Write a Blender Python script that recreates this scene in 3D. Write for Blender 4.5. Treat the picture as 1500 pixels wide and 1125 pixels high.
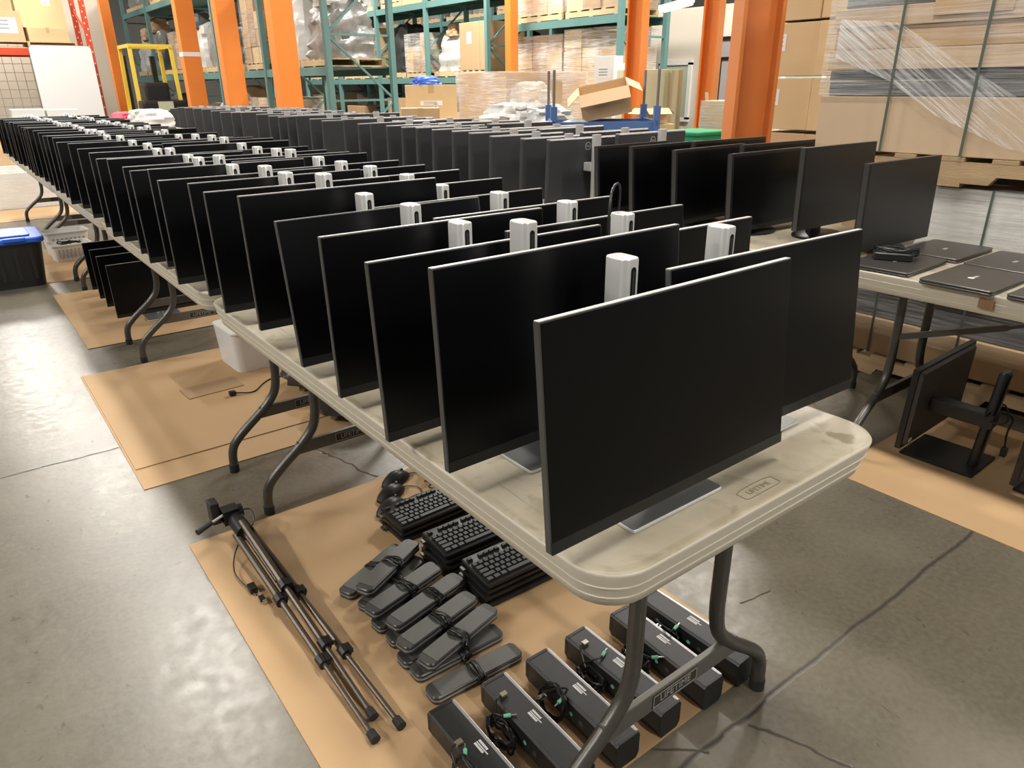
import bpy, bmesh, math, random
from mathutils import Matrix, Vector, noise as mnoise

for o in list(bpy.data.objects):
    bpy.data.objects.remove(o, do_unlink=True)
scene = bpy.context.scene
COL = scene.collection
rnd = random.Random(7)
PI = math.pi

# ------------------------------------------------------------------ camera
cam_data = bpy.data.cameras.new('camera')
cam = bpy.data.objects.new('camera', cam_data)
COL.objects.link(cam)
cam_data.sensor_fit = 'HORIZONTAL'
cam_data.sensor_width = 36.0
cam_data.lens = 36.0 * 1053.0 / 1500.0
cam_data.clip_start = 0.02
cam_data.clip_end = 200
cam.matrix_world = Matrix(((0.79448397, 0.24064360, -0.55757141, 0.0),
                           (-0.60722495, 0.30186758, -0.73495158, 0.0),
                           (-0.00854866, 0.92247852, 0.38595375, 1.37),
                           (0, 0, 0, 1)))
scene.camera = cam

# ------------------------------------------------------------------ world, lights, exposure
world = bpy.data.worlds.new('world')
scene.world = world
world.use_nodes = True
world.node_tree.nodes['Background'].inputs[0].default_value = (1.0, 0.97, 0.92, 1)
world.node_tree.nodes['Background'].inputs[1].default_value = 0.13

scene.view_settings.view_transform = 'Standard'
scene.view_settings.look = 'None'
scene.view_settings.gamma = 1.0
scene.view_settings.exposure = 0.42
scene.view_settings.use_curve_mapping = False


def strip_lamp(x, y, z, sx, sy, power):
    l = bpy.data.lights.new('high_bay_lamp', 'AREA')
    l.shape = 'RECTANGLE'
    l.size = sx
    l.size_y = sy
    l.energy = power
    l.color = (1.0, 0.955, 0.88)
    o = bpy.data.objects.new('high_bay_lamp', l)
    COL.objects.link(o)
    o.location = (x, y, z)
    return o


# rows of linear high-bay lamps running along the hall
for (lx, ly, lz, pw) in ((1.35, 1.2, 6.0, 170), (1.35, 8.5, 6.0, 330), (1.35, 15.0, 6.0, 330), (1.35, -6.0, 6.0, 330),
                         (9.0, -1.5, 6.0, 260), (8.2, 6.0, 6.0, 480), (7.4, 12.5, 6.0, 600), (7.4, 19.0, 6.0, 500),
                         (-6.0, 2.0, 6.0, 330), (-6.0, 9.0, 6.0, 330), (0.6, 21.0, 6.0, 420)):
    strip_lamp(lx, ly, lz, 0.35, 2.4, pw)

# ------------------------------------------------------------------ materials
MATS = {}


def nodes_of(m):
    m.use_nodes = True
    nt = m.node_tree
    return nt, nt.nodes, nt.links, nt.nodes['Principled BSDF']


def mat(name, col, rough=0.5, metal=0.0, var=0.0, scale=8.0, bump=0.0, bscale=60.0, spec=0.5, coat=0.0, stretch=None, rvar=0.0):
    m = bpy.data.materials.new(name)
    nt, N, L, b = nodes_of(m)
    b.inputs['Roughness'].default_value = rough
    b.inputs['Metallic'].default_value = metal
    b.inputs['Specular IOR Level'].default_value = spec
    b.inputs['Coat Weight'].default_value = coat
    c = (col[0], col[1], col[2], 1)
    tc = N.new('ShaderNodeTexCoord')
    src = tc.outputs['Object']
    if stretch:
        mp = N.new('ShaderNodeMapping')
        mp.inputs['Scale'].default_value = stretch
        L.new(src, mp.inputs[0])
        src = mp.outputs[0]
    n = N.new('ShaderNodeTexNoise')
    n.inputs['Scale'].default_value = scale
    n.inputs['Detail'].default_value = 5
    L.new(src, n.inputs['Vector'])
    mx = N.new('ShaderNodeMix')
    mx.data_type = 'RGBA'
    L.new(n.outputs['Fac'], mx.inputs[0])
    mx.inputs[6].default_value = tuple(max(0, v * (1 - var)) for v in col) + (1,)
    mx.inputs[7].default_value = tuple(min(1, v * (1 + var)) for v in col) + (1,)
    L.new(mx.outputs[2], b.inputs['Base Color'])
    if bump > 0:
        n2 = N.new('ShaderNodeTexNoise')
        n2.inputs['Scale'].default_value = bscale
        n2.inputs['Detail'].default_value = 3
        L.new(src, n2.inputs['Vector'])
        bp = N.new('ShaderNodeBump')
        bp.inputs['Strength'].default_value = bump
        bp.inputs['Distance'].default_value = 0.004
        L.new(n2.outputs['Fac'], bp.inputs['Height'])
        L.new(bp.outputs[0], b.inputs['Normal'])
    MATS[name] = m
    return m


def film_mat(name, lo, hi, rot=0.0, tint=(0.9, 0.9, 0.9)):
    """stretch film: clear sheet with glossy creases"""
    m = bpy.data.materials.new(name)
    nt, N, L, b = nodes_of(m)
    b.inputs['Base Color'].default_value = tint + (1,)
    b.inputs['Roughness'].default_value = 0.22
    b.inputs['Specular IOR Level'].default_value = 0.8
    tc = N.new('ShaderNodeTexCoord')
    mr0 = N.new('ShaderNodeMapping')
    mr0.inputs['Rotation'].default_value = (rot, 0, 0)
    L.new(tc.outputs['Object'], mr0.inputs[0])
    mp = N.new('ShaderNodeMapping')
    mp.inputs['Scale'].default_value = (2.0, 2.0, 60.0)
    L.new(mr0.outputs[0], mp.inputs[0])
    n = N.new('ShaderNodeTexNoise')
    n.inputs['Scale'].default_value = 1.6
    n.inputs['Detail'].default_value = 4
    n.inputs['Distortion'].default_value = 0.4
    L.new(mp.outputs[0], n.inputs['Vector'])
    big = N.new('ShaderNodeTexNoise')
    big.inputs['Scale'].default_value = 2.2
    L.new(tc.outputs['Object'], big.inputs['Vector'])
    mul = N.new('ShaderNodeMath')
    mul.operation = 'MULTIPLY'
    L.new(n.outputs['Fac'], mul.inputs[0])
    L.new(big.outputs['Fac'], mul.inputs[1])
    mr = N.new('ShaderNodeMapRange')
    mr.inputs['From Min'].default_value = 0.16
    mr.inputs['From Max'].default_value = 0.42
    mr.inputs['To Min'].default_value = lo
    mr.inputs['To Max'].default_value = hi
    L.new(mul.outputs[0], mr.inputs['Value'])
    bp = N.new('ShaderNodeBump')
    bp.inputs['Strength'].default_value = 0.6
    bp.inputs['Distance'].default_value = 0.01
    L.new(n.outputs['Fac'], bp.inputs['Height'])
    L.new(bp.outputs[0], b.inputs['Normal'])
    tr = N.new('ShaderNodeBsdfTransparent')
    mx = N.new('ShaderNodeMixShader')
    L.new(mr.outputs[0], mx.inputs[0])
    L.new(tr.outputs[0], mx.inputs[1])
    L.new(b.outputs[0], mx.inputs[2])
    L.new(mx.outputs[0], N['Material Output'].inputs['Surface'])
    MATS[name] = m
    return m


mat('screen_black', (0.0018, 0.0019, 0.0026), 0.30, spec=0.28, var=0.02)
mat('screen_grey', (0.020, 0.0195, 0.020), 0.42, spec=0.4, var=0.02)
mat('frame_grey', (0.15, 0.15, 0.155), 0.32, metal=0.85, var=0.05, scale=30)
mat('chin_black', (0.012, 0.012, 0.012), 0.42, var=0.05)
mat('black_plastic', (0.012, 0.012, 0.0125), 0.42, var=0.15, scale=20, bump=0.05, bscale=300)
mat('back_grey', (0.048, 0.048, 0.052), 0.48, var=0.08, scale=4, bump=0.05, bscale=400)
mat('silver', (0.70, 0.70, 0.69), 0.32, metal=0.40, var=0.05, scale=40, stretch=(1, 1, 0.1))
mat('silver_white', (0.74, 0.74, 0.72), 0.3, metal=0.3, var=0.03)
mat('base_grey', (0.20, 0.20, 0.20), 0.38, metal=0.4, var=0.06, scale=20)
mat('slot_dark', (0.006, 0.006, 0.006), 0.5, var=0.05)
mat('rail_grey', (0.12, 0.12, 0.12), 0.35, metal=0.6, var=0.05)
mat('leg_metal', (0.10, 0.095, 0.085), 0.36, metal=0.55, var=0.2, scale=30, bump=0.08, bscale=200)
mat('nameplate_grey', (0.42, 0.41, 0.39), 0.4, metal=0.3, var=0.05)
mat('leg_plate', (0.16, 0.155, 0.14), 0.4, metal=0.5, var=0.1)
mat('plate_dark', (0.05, 0.048, 0.043), 0.4, metal=0.4, var=0.1)
mat('rubber', (0.02, 0.02, 0.02), 0.7, var=0.1)
mat('cable_black', (0.008, 0.008, 0.008), 0.4, var=0.1)
mat('jack_green', (0.16, 0.52, 0.34), 0.4, var=0.05)
mat('plug_metal', (0.7, 0.66, 0.55), 0.25, metal=0.9, var=0.03)
mat('print_white', (0.75, 0.75, 0.75), 0.5, var=0.03)
mat('key_dark', (0.016, 0.016, 0.017), 0.45, var=0.1)
mat('speaker_black', (0.015, 0.0155, 0.017), 0.4, var=0.1, scale=40, bump=0.12, bscale=500)
mat('speaker_grille', (0.008, 0.008, 0.008), 0.6, var=0.2, scale=300, bump=0.3, bscale=700)
mat('speaker_edge', (0.40, 0.40, 0.41), 0.34, metal=0.5, var=0.05)
mat('bar_grey', (0.085, 0.083, 0.079), 0.42, var=0.12, scale=20, bump=0.12, bscale=600)
mat('bar_end', (0.04, 0.04, 0.039), 0.35, var=0.1)
mat('tripod_bronze', (0.12, 0.098, 0.08), 0.36, metal=0.6, var=0.1)
mat('tote_blue', (0.03, 0.13, 0.62), 0.35, var=0.08)
mat('tub_white', (0.72, 0.72, 0.70), 0.4, var=0.06)
mat('tub_clear', (0.78, 0.79, 0.80), 0.3, var=0.04)
mat('orange_paint', (0.80, 0.235, 0.035), 0.42, var=0.10, scale=3, bump=0.04, bscale=30)
mat('orange_dull', (0.66, 0.20, 0.045), 0.45, var=0.14, scale=4, bump=0.05, bscale=30)
mat('red_rack', (0.62, 0.07, 0.025), 0.45, var=0.1)
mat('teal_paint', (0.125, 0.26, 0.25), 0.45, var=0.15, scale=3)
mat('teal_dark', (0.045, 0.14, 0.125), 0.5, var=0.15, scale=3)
mat('yellow_paint', (0.85, 0.62, 0.08), 0.4, var=0.05)
mat('wood', (0.42, 0.29, 0.16), 0.75, var=0.35, scale=5, bump=0.3, bscale=40, stretch=(6, 1, 6))
mat('wood_pale', (0.60, 0.45, 0.26), 0.75, var=0.25, scale=5, bump=0.3, bscale=40, stretch=(6, 1, 6))
mat('wall_paint', (0.68, 0.62, 0.52), 0.7, var=0.05, scale=1.5)
mat('wall_dark', (0.13, 0.125, 0.115), 0.8, var=0.3, scale=0.6)  # dim depth behind the racks is put into this wall colour
mat('whiteboard', (0.85, 0.86, 0.86), 0.25, var=0.01)
mat('paper_white', (0.82, 0.81, 0.78), 0.6, var=0.03)
mat('paper_grey', (0.30, 0.30, 0.32), 0.6, var=0.03)
mat('cabinet_green', (0.54, 0.55, 0.37), 0.5, var=0.04, scale=2)
mat('cart_blue', (0.08, 0.17, 0.42), 0.4, var=0.1)
mat('post_grey', (0.25, 0.24, 0.24), 0.4, metal=0.6, var=0.1)
mat('bin_green', (0.03, 0.30, 0.13), 0.4, var=0.06)
mat('laptop_grey', (0.105, 0.098, 0.092), 0.36, metal=0.6, var=0.03)
mat('laptop_dark', (0.03, 0.03, 0.03), 0.45, var=0.05)
mat('strap_green', (0.09, 0.115, 0.09), 0.4, var=0.05)
mat('cloth_white', (0.60, 0.58, 0.57), 0.75, var=0.05, bump=0.3, bscale=30)
mat('cloth_pink', (0.68, 0.10, 0.14), 0.75, var=0.1, bump=0.3, bscale=30)
mat('bag_grey', (0.27, 0.265, 0.255), 0.28, var=0.6, scale=9, bump=1.0, bscale=18, spec=0.8)
mat('bag_white', (0.60, 0.60, 0.58), 0.22, var=0.15, scale=9, bump=1.0, bscale=14, spec=0.8)
mat('bag_dark', (0.03, 0.03, 0.03), 0.35, var=0.4, scale=9, bump=1.0, bscale=30)
mat('slate', (0.11, 0.11, 0.115), 0.6, var=0.3, scale=8, bump=0.4, bscale=20, stretch=(1, 1, 12))
mat('wrap_grey', (0.70, 0.685, 0.65), 0.26, var=0.14, scale=5, bump=0.5, bscale=9, spec=0.7, stretch=(1, 1, 5))
mat('tape_tan', (0.52, 0.36, 0.20), 0.3, var=0.05)
mat('tape_brown', (0.30, 0.17, 0.08), 0.5, var=0.1)
mat('mesh_grey', (0.40, 0.39, 0.36), 0.5, metal=0.3, var=0.1)
mat('glass_pane', (0.45, 0.52, 0.42), 0.1, var=0.1, scale=2)
mat('door_grey', (0.42, 0.40, 0.41), 0.5, var=0.04)
mat('dark_void', (0.03, 0.035, 0.035), 0.8, var=0.1)
film_mat('film', 0.02, 0.42)
film_mat('film_thick', 0.06, 0.75)
film_mat('film_diag', 0.10, 0.85, rot=-0.62)

for i, (c, v) in enumerate((((0.50, 0.335, 0.185), 0.10), ((0.58, 0.40, 0.23), 0.08), ((0.40, 0.265, 0.15), 0.12), ((0.66, 0.49, 0.27), 0.08))):
    mat('carton_%d' % i, c, 0.75, var=v, scale=3, bump=0.1, bscale=120)
mat('carton_grey', (0.56, 0.41, 0.27), 0.7, var=0.08, scale=3, bump=0.1, bscale=120)


def sheet_mat():
    m = mat('cardboard_sheet', (0.50, 0.325, 0.17), 0.72, var=0.12, scale=2.2, bump=0.12, bscale=6)
    return m


sheet_mat()


def seg_mask(N, L, pos, a, b, width, wob, wscale):
    """mask (1 on the line) for a wobbly crack from a to b on the floor"""
    n = N.new('ShaderNodeTexNoise')
    n.inputs['Scale'].default_value = wscale
    n.inputs['Detail'].default_value = 4
    L.new(pos, n.inputs['Vector'])
    sub = N.new('ShaderNodeVectorMath')
    sub.operation = 'SUBTRACT'
    L.new(n.outputs['Color'], sub.inputs[0])
    sub.inputs[1].default_value = (0.5, 0.5, 0.5)
    sc = N.new('ShaderNodeVectorMath')
    sc.operation = 'SCALE'
    L.new(sub.outputs[0], sc.inputs[0])
    sc.inputs['Scale'].default_value = wob
    ad = N.new('ShaderNodeVectorMath')
    ad.operation = 'ADD'
    L.new(pos, ad.inputs[0])
    L.new(sc.outputs[0], ad.inputs[1])
    d = Vector((b[0] - a[0], b[1] - a[1], 0))
    ln = d.length
    d.normalize()
    rel = N.new('ShaderNodeVectorMath')
    rel.operation = 'SUBTRACT'
    L.new(ad.outputs[0], rel.inputs[0])
    rel.inputs[1].default_value = (a[0], a[1], 0)
    t = N.new('ShaderNodeVectorMath')
    t.operation = 'DOT_PRODUCT'
    L.new(rel.outputs[0], t.inputs[0])
    t.inputs[1].default_value = d
    u = N.new('ShaderNodeVectorMath')
    u.operation = 'DOT_PRODUCT'
    L.new(rel.outputs[0], u.inputs[0])
    u.inputs[1].default_value = (-d.y, d.x, 0)
    ab = N.new('ShaderNodeMath')
    ab.operation = 'ABSOLUTE'
    L.new(u.outputs['Value'], ab.inputs[0])
    mr = N.new('ShaderNodeMapRange')
    mr.inputs['From Min'].default_value = width
    mr.inputs['From Max'].default_value = 0.0
    mr.inputs['To Min'].default_value = 0
    mr.inputs['To Max'].default_value = 1
    L.new(ab.outputs[0], mr.inputs['Value'])
    g = N.new('ShaderNodeMath')
    g.operation = 'GREATER_THAN'
    L.new(t.outputs['Value'], g.inputs[0])
    g.inputs[1].default_value = 0
    l = N.new('ShaderNodeMath')
    l.operation = 'LESS_THAN'
    L.new(t.outputs['Value'], l.inputs[0])
    l.inputs[1].default_value = ln
    m1 = N.new('ShaderNodeMath')
    m1.operation = 'MULTIPLY'
    L.new(g.outputs[0], m1.inputs[0])
    L.new(l.outputs[0], m1.inputs[1])
    m2 = N.new('ShaderNodeMath')
    m2.operation = 'MULTIPLY'
    L.new(m1.outputs[0], m2.inputs[0])
    L.new(mr.outputs[0], m2.inputs[1])
    return m2.outputs[0]


def floor_material():
    m = bpy.data.materials.new('concrete')
    nt, N, L, b = nodes_of(m)
    tc = N.new('ShaderNodeTexCoord')
    pos = tc.outputs['Object']

    def noise(scale, detail=6, dist=0.0, vec=None):
        n = N.new('ShaderNodeTexNoise')
        n.inputs['Scale'].default_value = scale
        n.inputs['Detail'].default_value = detail
        n.inputs['Distortion'].default_value = dist
        L.new(vec or pos, n.inputs['Vector'])
        return n.outputs['Fac']

    def mixc(fac, a, bb):
        x = N.new('ShaderNodeMix')
        x.data_type = 'RGBA'
        L.new(fac, x.inputs[0])
        for i, v in ((6, a), (7, bb)):
            if isinstance(v, tuple):
                x.inputs[i].default_value = v + (1,)
            else:
                L.new(v, x.inputs[i])
        return x.outputs[2]

    def rng(v, a, b2, c, d):
        r = N.new('ShaderNodeMapRange')
        r.inputs['From Min'].default_value = a
        r.inputs['From Max'].default_value = b2
        r.inputs['To Min'].default_value = c
        r.inputs['To Max'].default_value = d
        L.new(v, r.inputs['Value'])
        return r.outputs[0]
    big = noise(1.1, 5, 0.3)
    mid = noise(5.0, 8, 0.2)
    fine = noise(60, 4)
    c1 = mixc(rng(big, 0.35, 0.65, 0, 1), (0.112, 0.093, 0.062), (0.170, 0.148, 0.110))
    c2 = mixc(rng(mid, 0.35, 0.7, 0, 0.55), c1, (0.085, 0.073, 0.050))
    c3 = mixc(rng(fine, 0.35, 0.75, 0, 0.35), c2, (0.21, 0.195, 0.165))
    # dark scuffs
    mp = N.new('ShaderNodeMapping')
    mp.inputs['Rotation'].default_value = (0, 0, 0.9)
    mp.inputs['Scale'].default_value = (22, 6.0, 1)
    L.new(pos, mp.inputs[0])
    sc = noise(2.2, 6, 0.6, mp.outputs[0])
    c4 = mixc(rng(sc, 0.69, 0.71, 0, 0.6), c3, (0.05, 0.045, 0.036))
    vo = N.new('ShaderNodeTexVoronoi')
    vo.feature = 'DISTANCE_TO_EDGE'
    vo.inputs['Scale'].default_value = 6.0
    wv = N.new('ShaderNodeVectorMath')
    wv.operation = 'MULTIPLY_ADD'
    nzc = N.new('ShaderNodeTexNoise')
    nzc.inputs['Scale'].default_value = 6.0
    nzc.inputs['Detail'].default_value = 5
    L.new(pos, nzc.inputs['Vector'])
    L.new(nzc.outputs['Color'], wv.inputs[0])
    wv.inputs[1].default_value = (0.10, 0.10, 0)
    L.new(pos, wv.inputs[2])
    L.new(wv.outputs[0], vo.inputs['Vector'])
    cz = rng(vo.outputs['Distance'], 0.010, 0.0, 0, 0.45)
    gate = rng(noise(2.6, 4), 0.54, 0.66, 0, 1)
    czm = N.new('ShaderNodeMath')
    czm.operation = 'MULTIPLY'
    L.new(cz, czm.inputs[0])
    L.new(gate, czm.inputs[1])
    c4 = mixc(czm.outputs[0], c4, (0.07, 0.06, 0.046))
    masks = [seg_mask(N, L, pos, (-3, 0.668), (8, 0.668), 0.009, 0.035, 5.0),
             seg_mask(N, L, pos, (-3, 3.08), (8, 3.08), 0.006, 0.06, 4.0),
             seg_mask(N, L, pos, (1.17, 0.66), (1.32, 0.30), 0.006, 0.06, 7.0),
             seg_mask(N, L, pos, (0.93, 0.76), (1.04, 0.665), 0.005, 0.05, 7.0),
             seg_mask(N, L, pos, (0.93, 2.60), (1.02, 2.20), 0.006, 0.07, 8.0),
             seg_mask(N, L, pos, (1.50, 0.92), (1.62, 0.90), 0.0035, 0.05, 9.0)]
    acc = masks[0]
    for k in masks[1:]:
        mm = N.new('ShaderNodeMath')
        mm.operation = 'MAXIMUM'
        L.new(acc, mm.inputs[0])
        L.new(k, mm.inputs[1])
        acc = mm.outputs[0]
    c5 = mixc(rng(acc, 0.1, 0.8, 0, 0.85), c4, (0.045, 0.04, 0.032))
    L.new(c5, b.inputs['Base Color'])
    L.new(rng(noise(26, 7, 0.5), 0.25, 0.75, 0.26, 0.40), b.inputs['Roughness'])
    b.inputs['Specular IOR Level'].default_value = 0.46
    hsum = N.new('ShaderNodeMath')
    hsum.operation = 'MULTIPLY_ADD'
    L.new(acc, hsum.inputs[0])
    hsum.inputs[1].default_value = -1.2
    L.new(rng(noise(35, 5), 0, 1, 0, 0.25), hsum.inputs[2])
    bp = N.new('ShaderNodeBump')
    bp.inputs['Strength'].default_value = 0.35
    bp.inputs['Distance'].default_value = 0.006
    L.new(hsum.outputs[0], bp.inputs['Height'])
    L.new(bp.outputs[0], b.inputs['Normal'])
    MATS['concrete'] = m


floor_material()


def tabletop_material():
    m = bpy.data.materials.new('table_plastic')
    nt, N, L, b = nodes_of(m)
    tc = N.new('ShaderNodeTexCoord')
    pos = tc.outputs['Object']

    def noise(scale, detail=6, dist=0.0, vec=None):
        n = N.new('ShaderNodeTexNoise')
        n.inputs['Scale'].default_value = scale
        n.inputs['Detail'].default_value = detail
        n.inputs['Distortion'].default_value = dist
        L.new(vec or pos, n.inputs['Vector'])
        return n.outputs['Fac']

    def mixc(fac, a, bb):
        x = N.new('ShaderNodeMix')
        x.data_type = 'RGBA'
        L.new(fac, x.inputs[0])
        for i, v in ((6, a), (7, bb)):
            if isinstance(v, tuple):
                x.inputs[i].default_value = v + (1,)
            else:
                L.new(v, x.inputs[i])
        return x.outputs[2]

    def rng(v, a, b2, c, d):
        r = N.new('ShaderNodeMapRange')
        r.inputs['From Min'].default_value = a
        r.inputs['From Max'].default_value = b2
        r.inputs['To Min'].default_value = c
        r.inputs['To Max'].default_value = d
        L.new(v, r.inputs['Value'])
        return r.outputs[0]
    sep = N.new('ShaderNodeSeparateXYZ')
    L.new(pos, sep.inputs[0])
    clean = (0.68, 0.63, 0.52)
    worn = mixc(rng(noise(4.5, 7, 0.4), 0.36, 0.64, 0.0, 1.0), (0.56, 0.50, 0.39), (0.335, 0.285, 0.20))
    spots = mixc(rng(noise(14, 8, 0.8), 0.57, 0.70, 0, 0.65), worn, (0.20, 0.165, 0.11))
    # grime lies on the flat top only, not on the moulded skirt
    c = mixc(rng(sep.outputs[2], 0.7395, 0.7412, 0.0, 1.0), clean, spots)
    mp = N.new('ShaderNodeMapping')
    mp.inputs['Rotation'].default_value = (0, 0, 0.5)
    mp.inputs['Scale'].default_value = (70, 2.5, 1)
    L.new(pos, mp.inputs[0])
    sc = noise(1.0, 3, 0.5, mp.outputs[0])
    c2 = mixc(rng(sc, 0.69, 0.72, 0, 0.5), c, (0.16, 0.14, 0.10))
    # a hole worn into the corner, dark ring
    d = N.new('ShaderNodeVectorMath')
    d.operation = 'DISTANCE'
    nz = N.new('ShaderNodeTexNoise')
    nz.inputs['Scale'].default_value = 22
    L.new(pos, nz.inputs['Vector'])
    off = N.new('ShaderNodeVectorMath')
    off.operation = 'MULTIPLY_ADD'
    L.new(nz.outputs['Color'], off.inputs[0])
    off.inputs[1].default_value = (0.055, 0.055, 0)
    L.new(pos, off.inputs[2])
    L.new(off.outputs[0], d.inputs[0])
    d.inputs[1].default_value = (0.32, -0.835, 0.741)
    c3 = mixc(rng(d.outputs['Value'], 0.026, 0.018, 0, 0.8), c2, (0.22, 0.18, 0.10))
    L.new(c3, b.inputs['Base Color'])
    b.inputs['Roughness'].default_value = 0.42
    bp = N.new('ShaderNodeBump')
    bp.inputs['Strength'].default_value = 0.08
    bp.inputs['Distance'].default_value = 0.003
    L.new(noise(220, 3), bp.inputs['Height'])
    L.new(bp.outputs[0], b.inputs['Normal'])
    MATS['table_plastic'] = m


tabletop_material()
mat('table_mark', (0.20, 0.17, 0.115), 0.5, var=0.1)


# ------------------------------------------------------------------ geometry helpers
class MB:
    def __init__(self):
        self.v = []
        self.f = []

    def add(self, vs, fs):
        o = len(self.v)
        self.v += [tuple(p) for p in vs]
        self.f += [tuple(i + o for i in f) for f in fs]
        return self

    def box(self, x0, x1, y0, y1, z0, z1):
        return self.add([(x0, y0, z0), (x1, y0, z0), (x1, y1, z0), (x0, y1, z0), (x0, y0, z1), (x1, y0, z1), (x1, y1, z1), (x0, y1, z1)],
                        [(0, 3, 2, 1), (4, 5, 6, 7), (0, 1, 5, 4), (1, 2, 6, 5), (2, 3, 7, 6), (3, 0, 4, 7)])

    def cbox(self, cx, cy, cz, w, d, h):
        return self.box(cx - w / 2, cx + w / 2, cy - d / 2, cy + d / 2, cz - h / 2, cz + h / 2)

    def loft(self, rings, cap=True):
        n = len(rings[0])
        vs = [p for r in rings for p in r]
        fs = []
        for k in range(len(rings) - 1):
            for i in range(n):
                j = (i + 1) % n
                fs.append((k * n + i, k * n + j, (k + 1) * n + j, (k + 1) * n + i))
        if cap:
            fs.append(tuple(reversed(range(n))))
            fs.append(tuple((len(rings) - 1) * n + i for i in range(n)))
        return self.add(vs, fs)

    def rprism(self, w, d, r, z0, z1, cx=0, cy=0, bev=0.0, n=4):
        rings = []
        if bev > 0:
            prof = ((bev, z0), (0, z0 + bev), (0, z1 - bev), (bev, z1))
        else:
            prof = ((0, z0), (0, z1))
        for ins, z in prof:
            rings.append([(cx + x, cy + y, z) for x, y in rrect(w - 2 * ins, d - 2 * ins, max(r - ins, 0.0005), n)])
        return self.loft(rings)

    def tube(self, path, r, n=8, cap=True):
        pts = [Vector(p) for p in path]
        rs = r if isinstance(r, (list, tuple)) else [r] * len(pts)
        t0 = (pts[1] - pts[0]).normalized()
        up = Vector((0, 0, 1)) if abs(t0.z) < 0.9 else Vector((1, 0, 0))
        u = t0.cross(up).normalized()
        rings = []
        prev = t0
        for i, p in enumerate(pts):
            if i == 0:
                t = t0
            elif i == len(pts) - 1:
                t = (pts[i] - pts[i - 1]).normalized()
            else:
                t = ((pts[i] - pts[i - 1]).normalized() + (pts[i + 1] - pts[i]).normalized())
                t = t.normalized() if t.length > 1e-6 else prev
            q = prev.rotation_difference(t)
            u = (q @ u)
            u = (u - t * u.dot(t)).normalized()
            w = t.cross(u)
            prev = t
            rings.append([tuple(p + (u * math.cos(2 * PI * k / n) + w * math.sin(2 * PI * k / n)) * rs[i]) for k in range(n)])
        return self.loft(rings, cap)

    def bar(self, a, b, w, h):
        """rectangular bar from a to b"""
        a = Vector(a)
        b = Vector(b)
        t = (b - a).normalized()
        up = Vector((0, 0, 1)) if abs(t.z) < 0.95 else Vector((0, 1, 0))
        s = t.cross(up).normalized() * (w / 2)
        u = s.cross(t).normalized() * (h / 2)
        return self.loft([[a - s - u, a + s - u, a + s + u, a - s + u], [b - s - u, b + s - u, b + s + u, b - s + u]])

    def prism(self, poly, axis, a, b):
        """extrude 2D polygon along axis ('x','y','z')"""
        def P(p, t):
            return {'x': (t, p[0], p[1]), 'y': (p[0], t, p[1]), 'z': (p[0], p[1], t)}[axis]
        return self.loft([[P(p, a) for p in poly], [P(p, b) for p in poly]])

    def mesh(self, name, material, smooth=False, bevel=0.0, angle=0.6):
        me = bpy.data.meshes.new(name)
        me.from_pydata(self.v, [], self.f)
        bm = bmesh.new()
        bm.from_mesh(me)
        if bevel > 0:
            bmesh.ops.bevel(bm, geom=list(bm.edges), offset=bevel, segments=2, affect='EDGES', profile=0.7)
        bmesh.ops.recalc_face_normals(bm, faces=list(bm.faces))
        bm.to_mesh(me)
        bm.free()
        if smooth:
            me.polygons.foreach_set('use_smooth', [True] * len(me.polygons))
            try:
                me.set_sharp_from_angle(angle=angle)
            except Exception:
                pass
        me.materials.append(MATS[material] if isinstance(material, str) else material)
        me.update()
        return me

    def obj(self, name, material, parent=None, loc=(0, 0, 0), rot=(0, 0, 0), **k):
        return place(name, self.mesh(name, material, **k), parent, loc, rot)


def rrect(w, d, r, n=4):
    r = min(r, w / 2 - 1e-5, d / 2 - 1e-5)
    out = []
    for cx, cy, a0 in ((w / 2 - r, d / 2 - r, 0), (-w / 2 + r, d / 2 - r, PI / 2), (-w / 2 + r, -d / 2 + r, PI), (w / 2 - r, -d / 2 + r, 1.5 * PI)):
        for k in range(n + 1):
            a = a0 + PI / 2 * k / n
            out.append((cx + r * math.cos(a), cy + r * math.sin(a)))
    return out


def place(name, me, parent=None, loc=(0, 0, 0), rot=(0, 0, 0), scale=None):
    o = bpy.data.objects.new(name, me)
    COL.objects.link(o)
    o.parent = parent
    o.location = loc
    o.rotation_euler = rot
    if scale:
        o.scale = scale
    return o


def tag(o, label, cat=None, group=None, kind=None):
    if label:
        o['label'] = label
    if cat:
        o['category'] = cat
    if group:
        o['group'] = group
    if kind:
        o['kind'] = kind
    return o


def thing(name, label, cat, loc=(0, 0, 0), rz=0.0, group=None):
    o = bpy.data.objects.new(name, None)
    COL.objects.link(o)
    o.empty_display_size = 0.05
    o.location = loc
    o.rotation_euler = (0, 0, rz)
    return tag(o, label, cat, group)


def text_mesh(txt, size, material, depth=0.0004, align='CENTER', sx=1.0):
    c = bpy.data.curves.new('lettering', 'FONT')
    c.body = txt
    c.size = size
    c.extrude = depth
    c.align_x = align
    c.align_y = 'CENTER'
    c.resolution_u = 2
    o = bpy.data.objects.new('lettering_tmp', c)
    COL.objects.link(o)
    dg = bpy.context.evaluated_depsgraph_get()
    me = bpy.data.meshes.new_from_object(o.evaluated_get(dg))
    bpy.data.objects.remove(o)
    me.materials.clear()
    me.materials.append(MATS[material])
    if sx != 1.0:
        for v in me.vertices:
            v.co.x *= sx
    return me


ORD = ['first', 'second', 'third', 'fourth', 'fifth', 'sixth', 'seventh', 'eighth', 'ninth', 'tenth', 'eleventh', 'twelfth', 'thirteenth',
       'fourteenth', 'fifteenth', 'sixteenth', 'seventeenth', 'eighteenth', 'nineteenth', 'twentieth']


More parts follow.
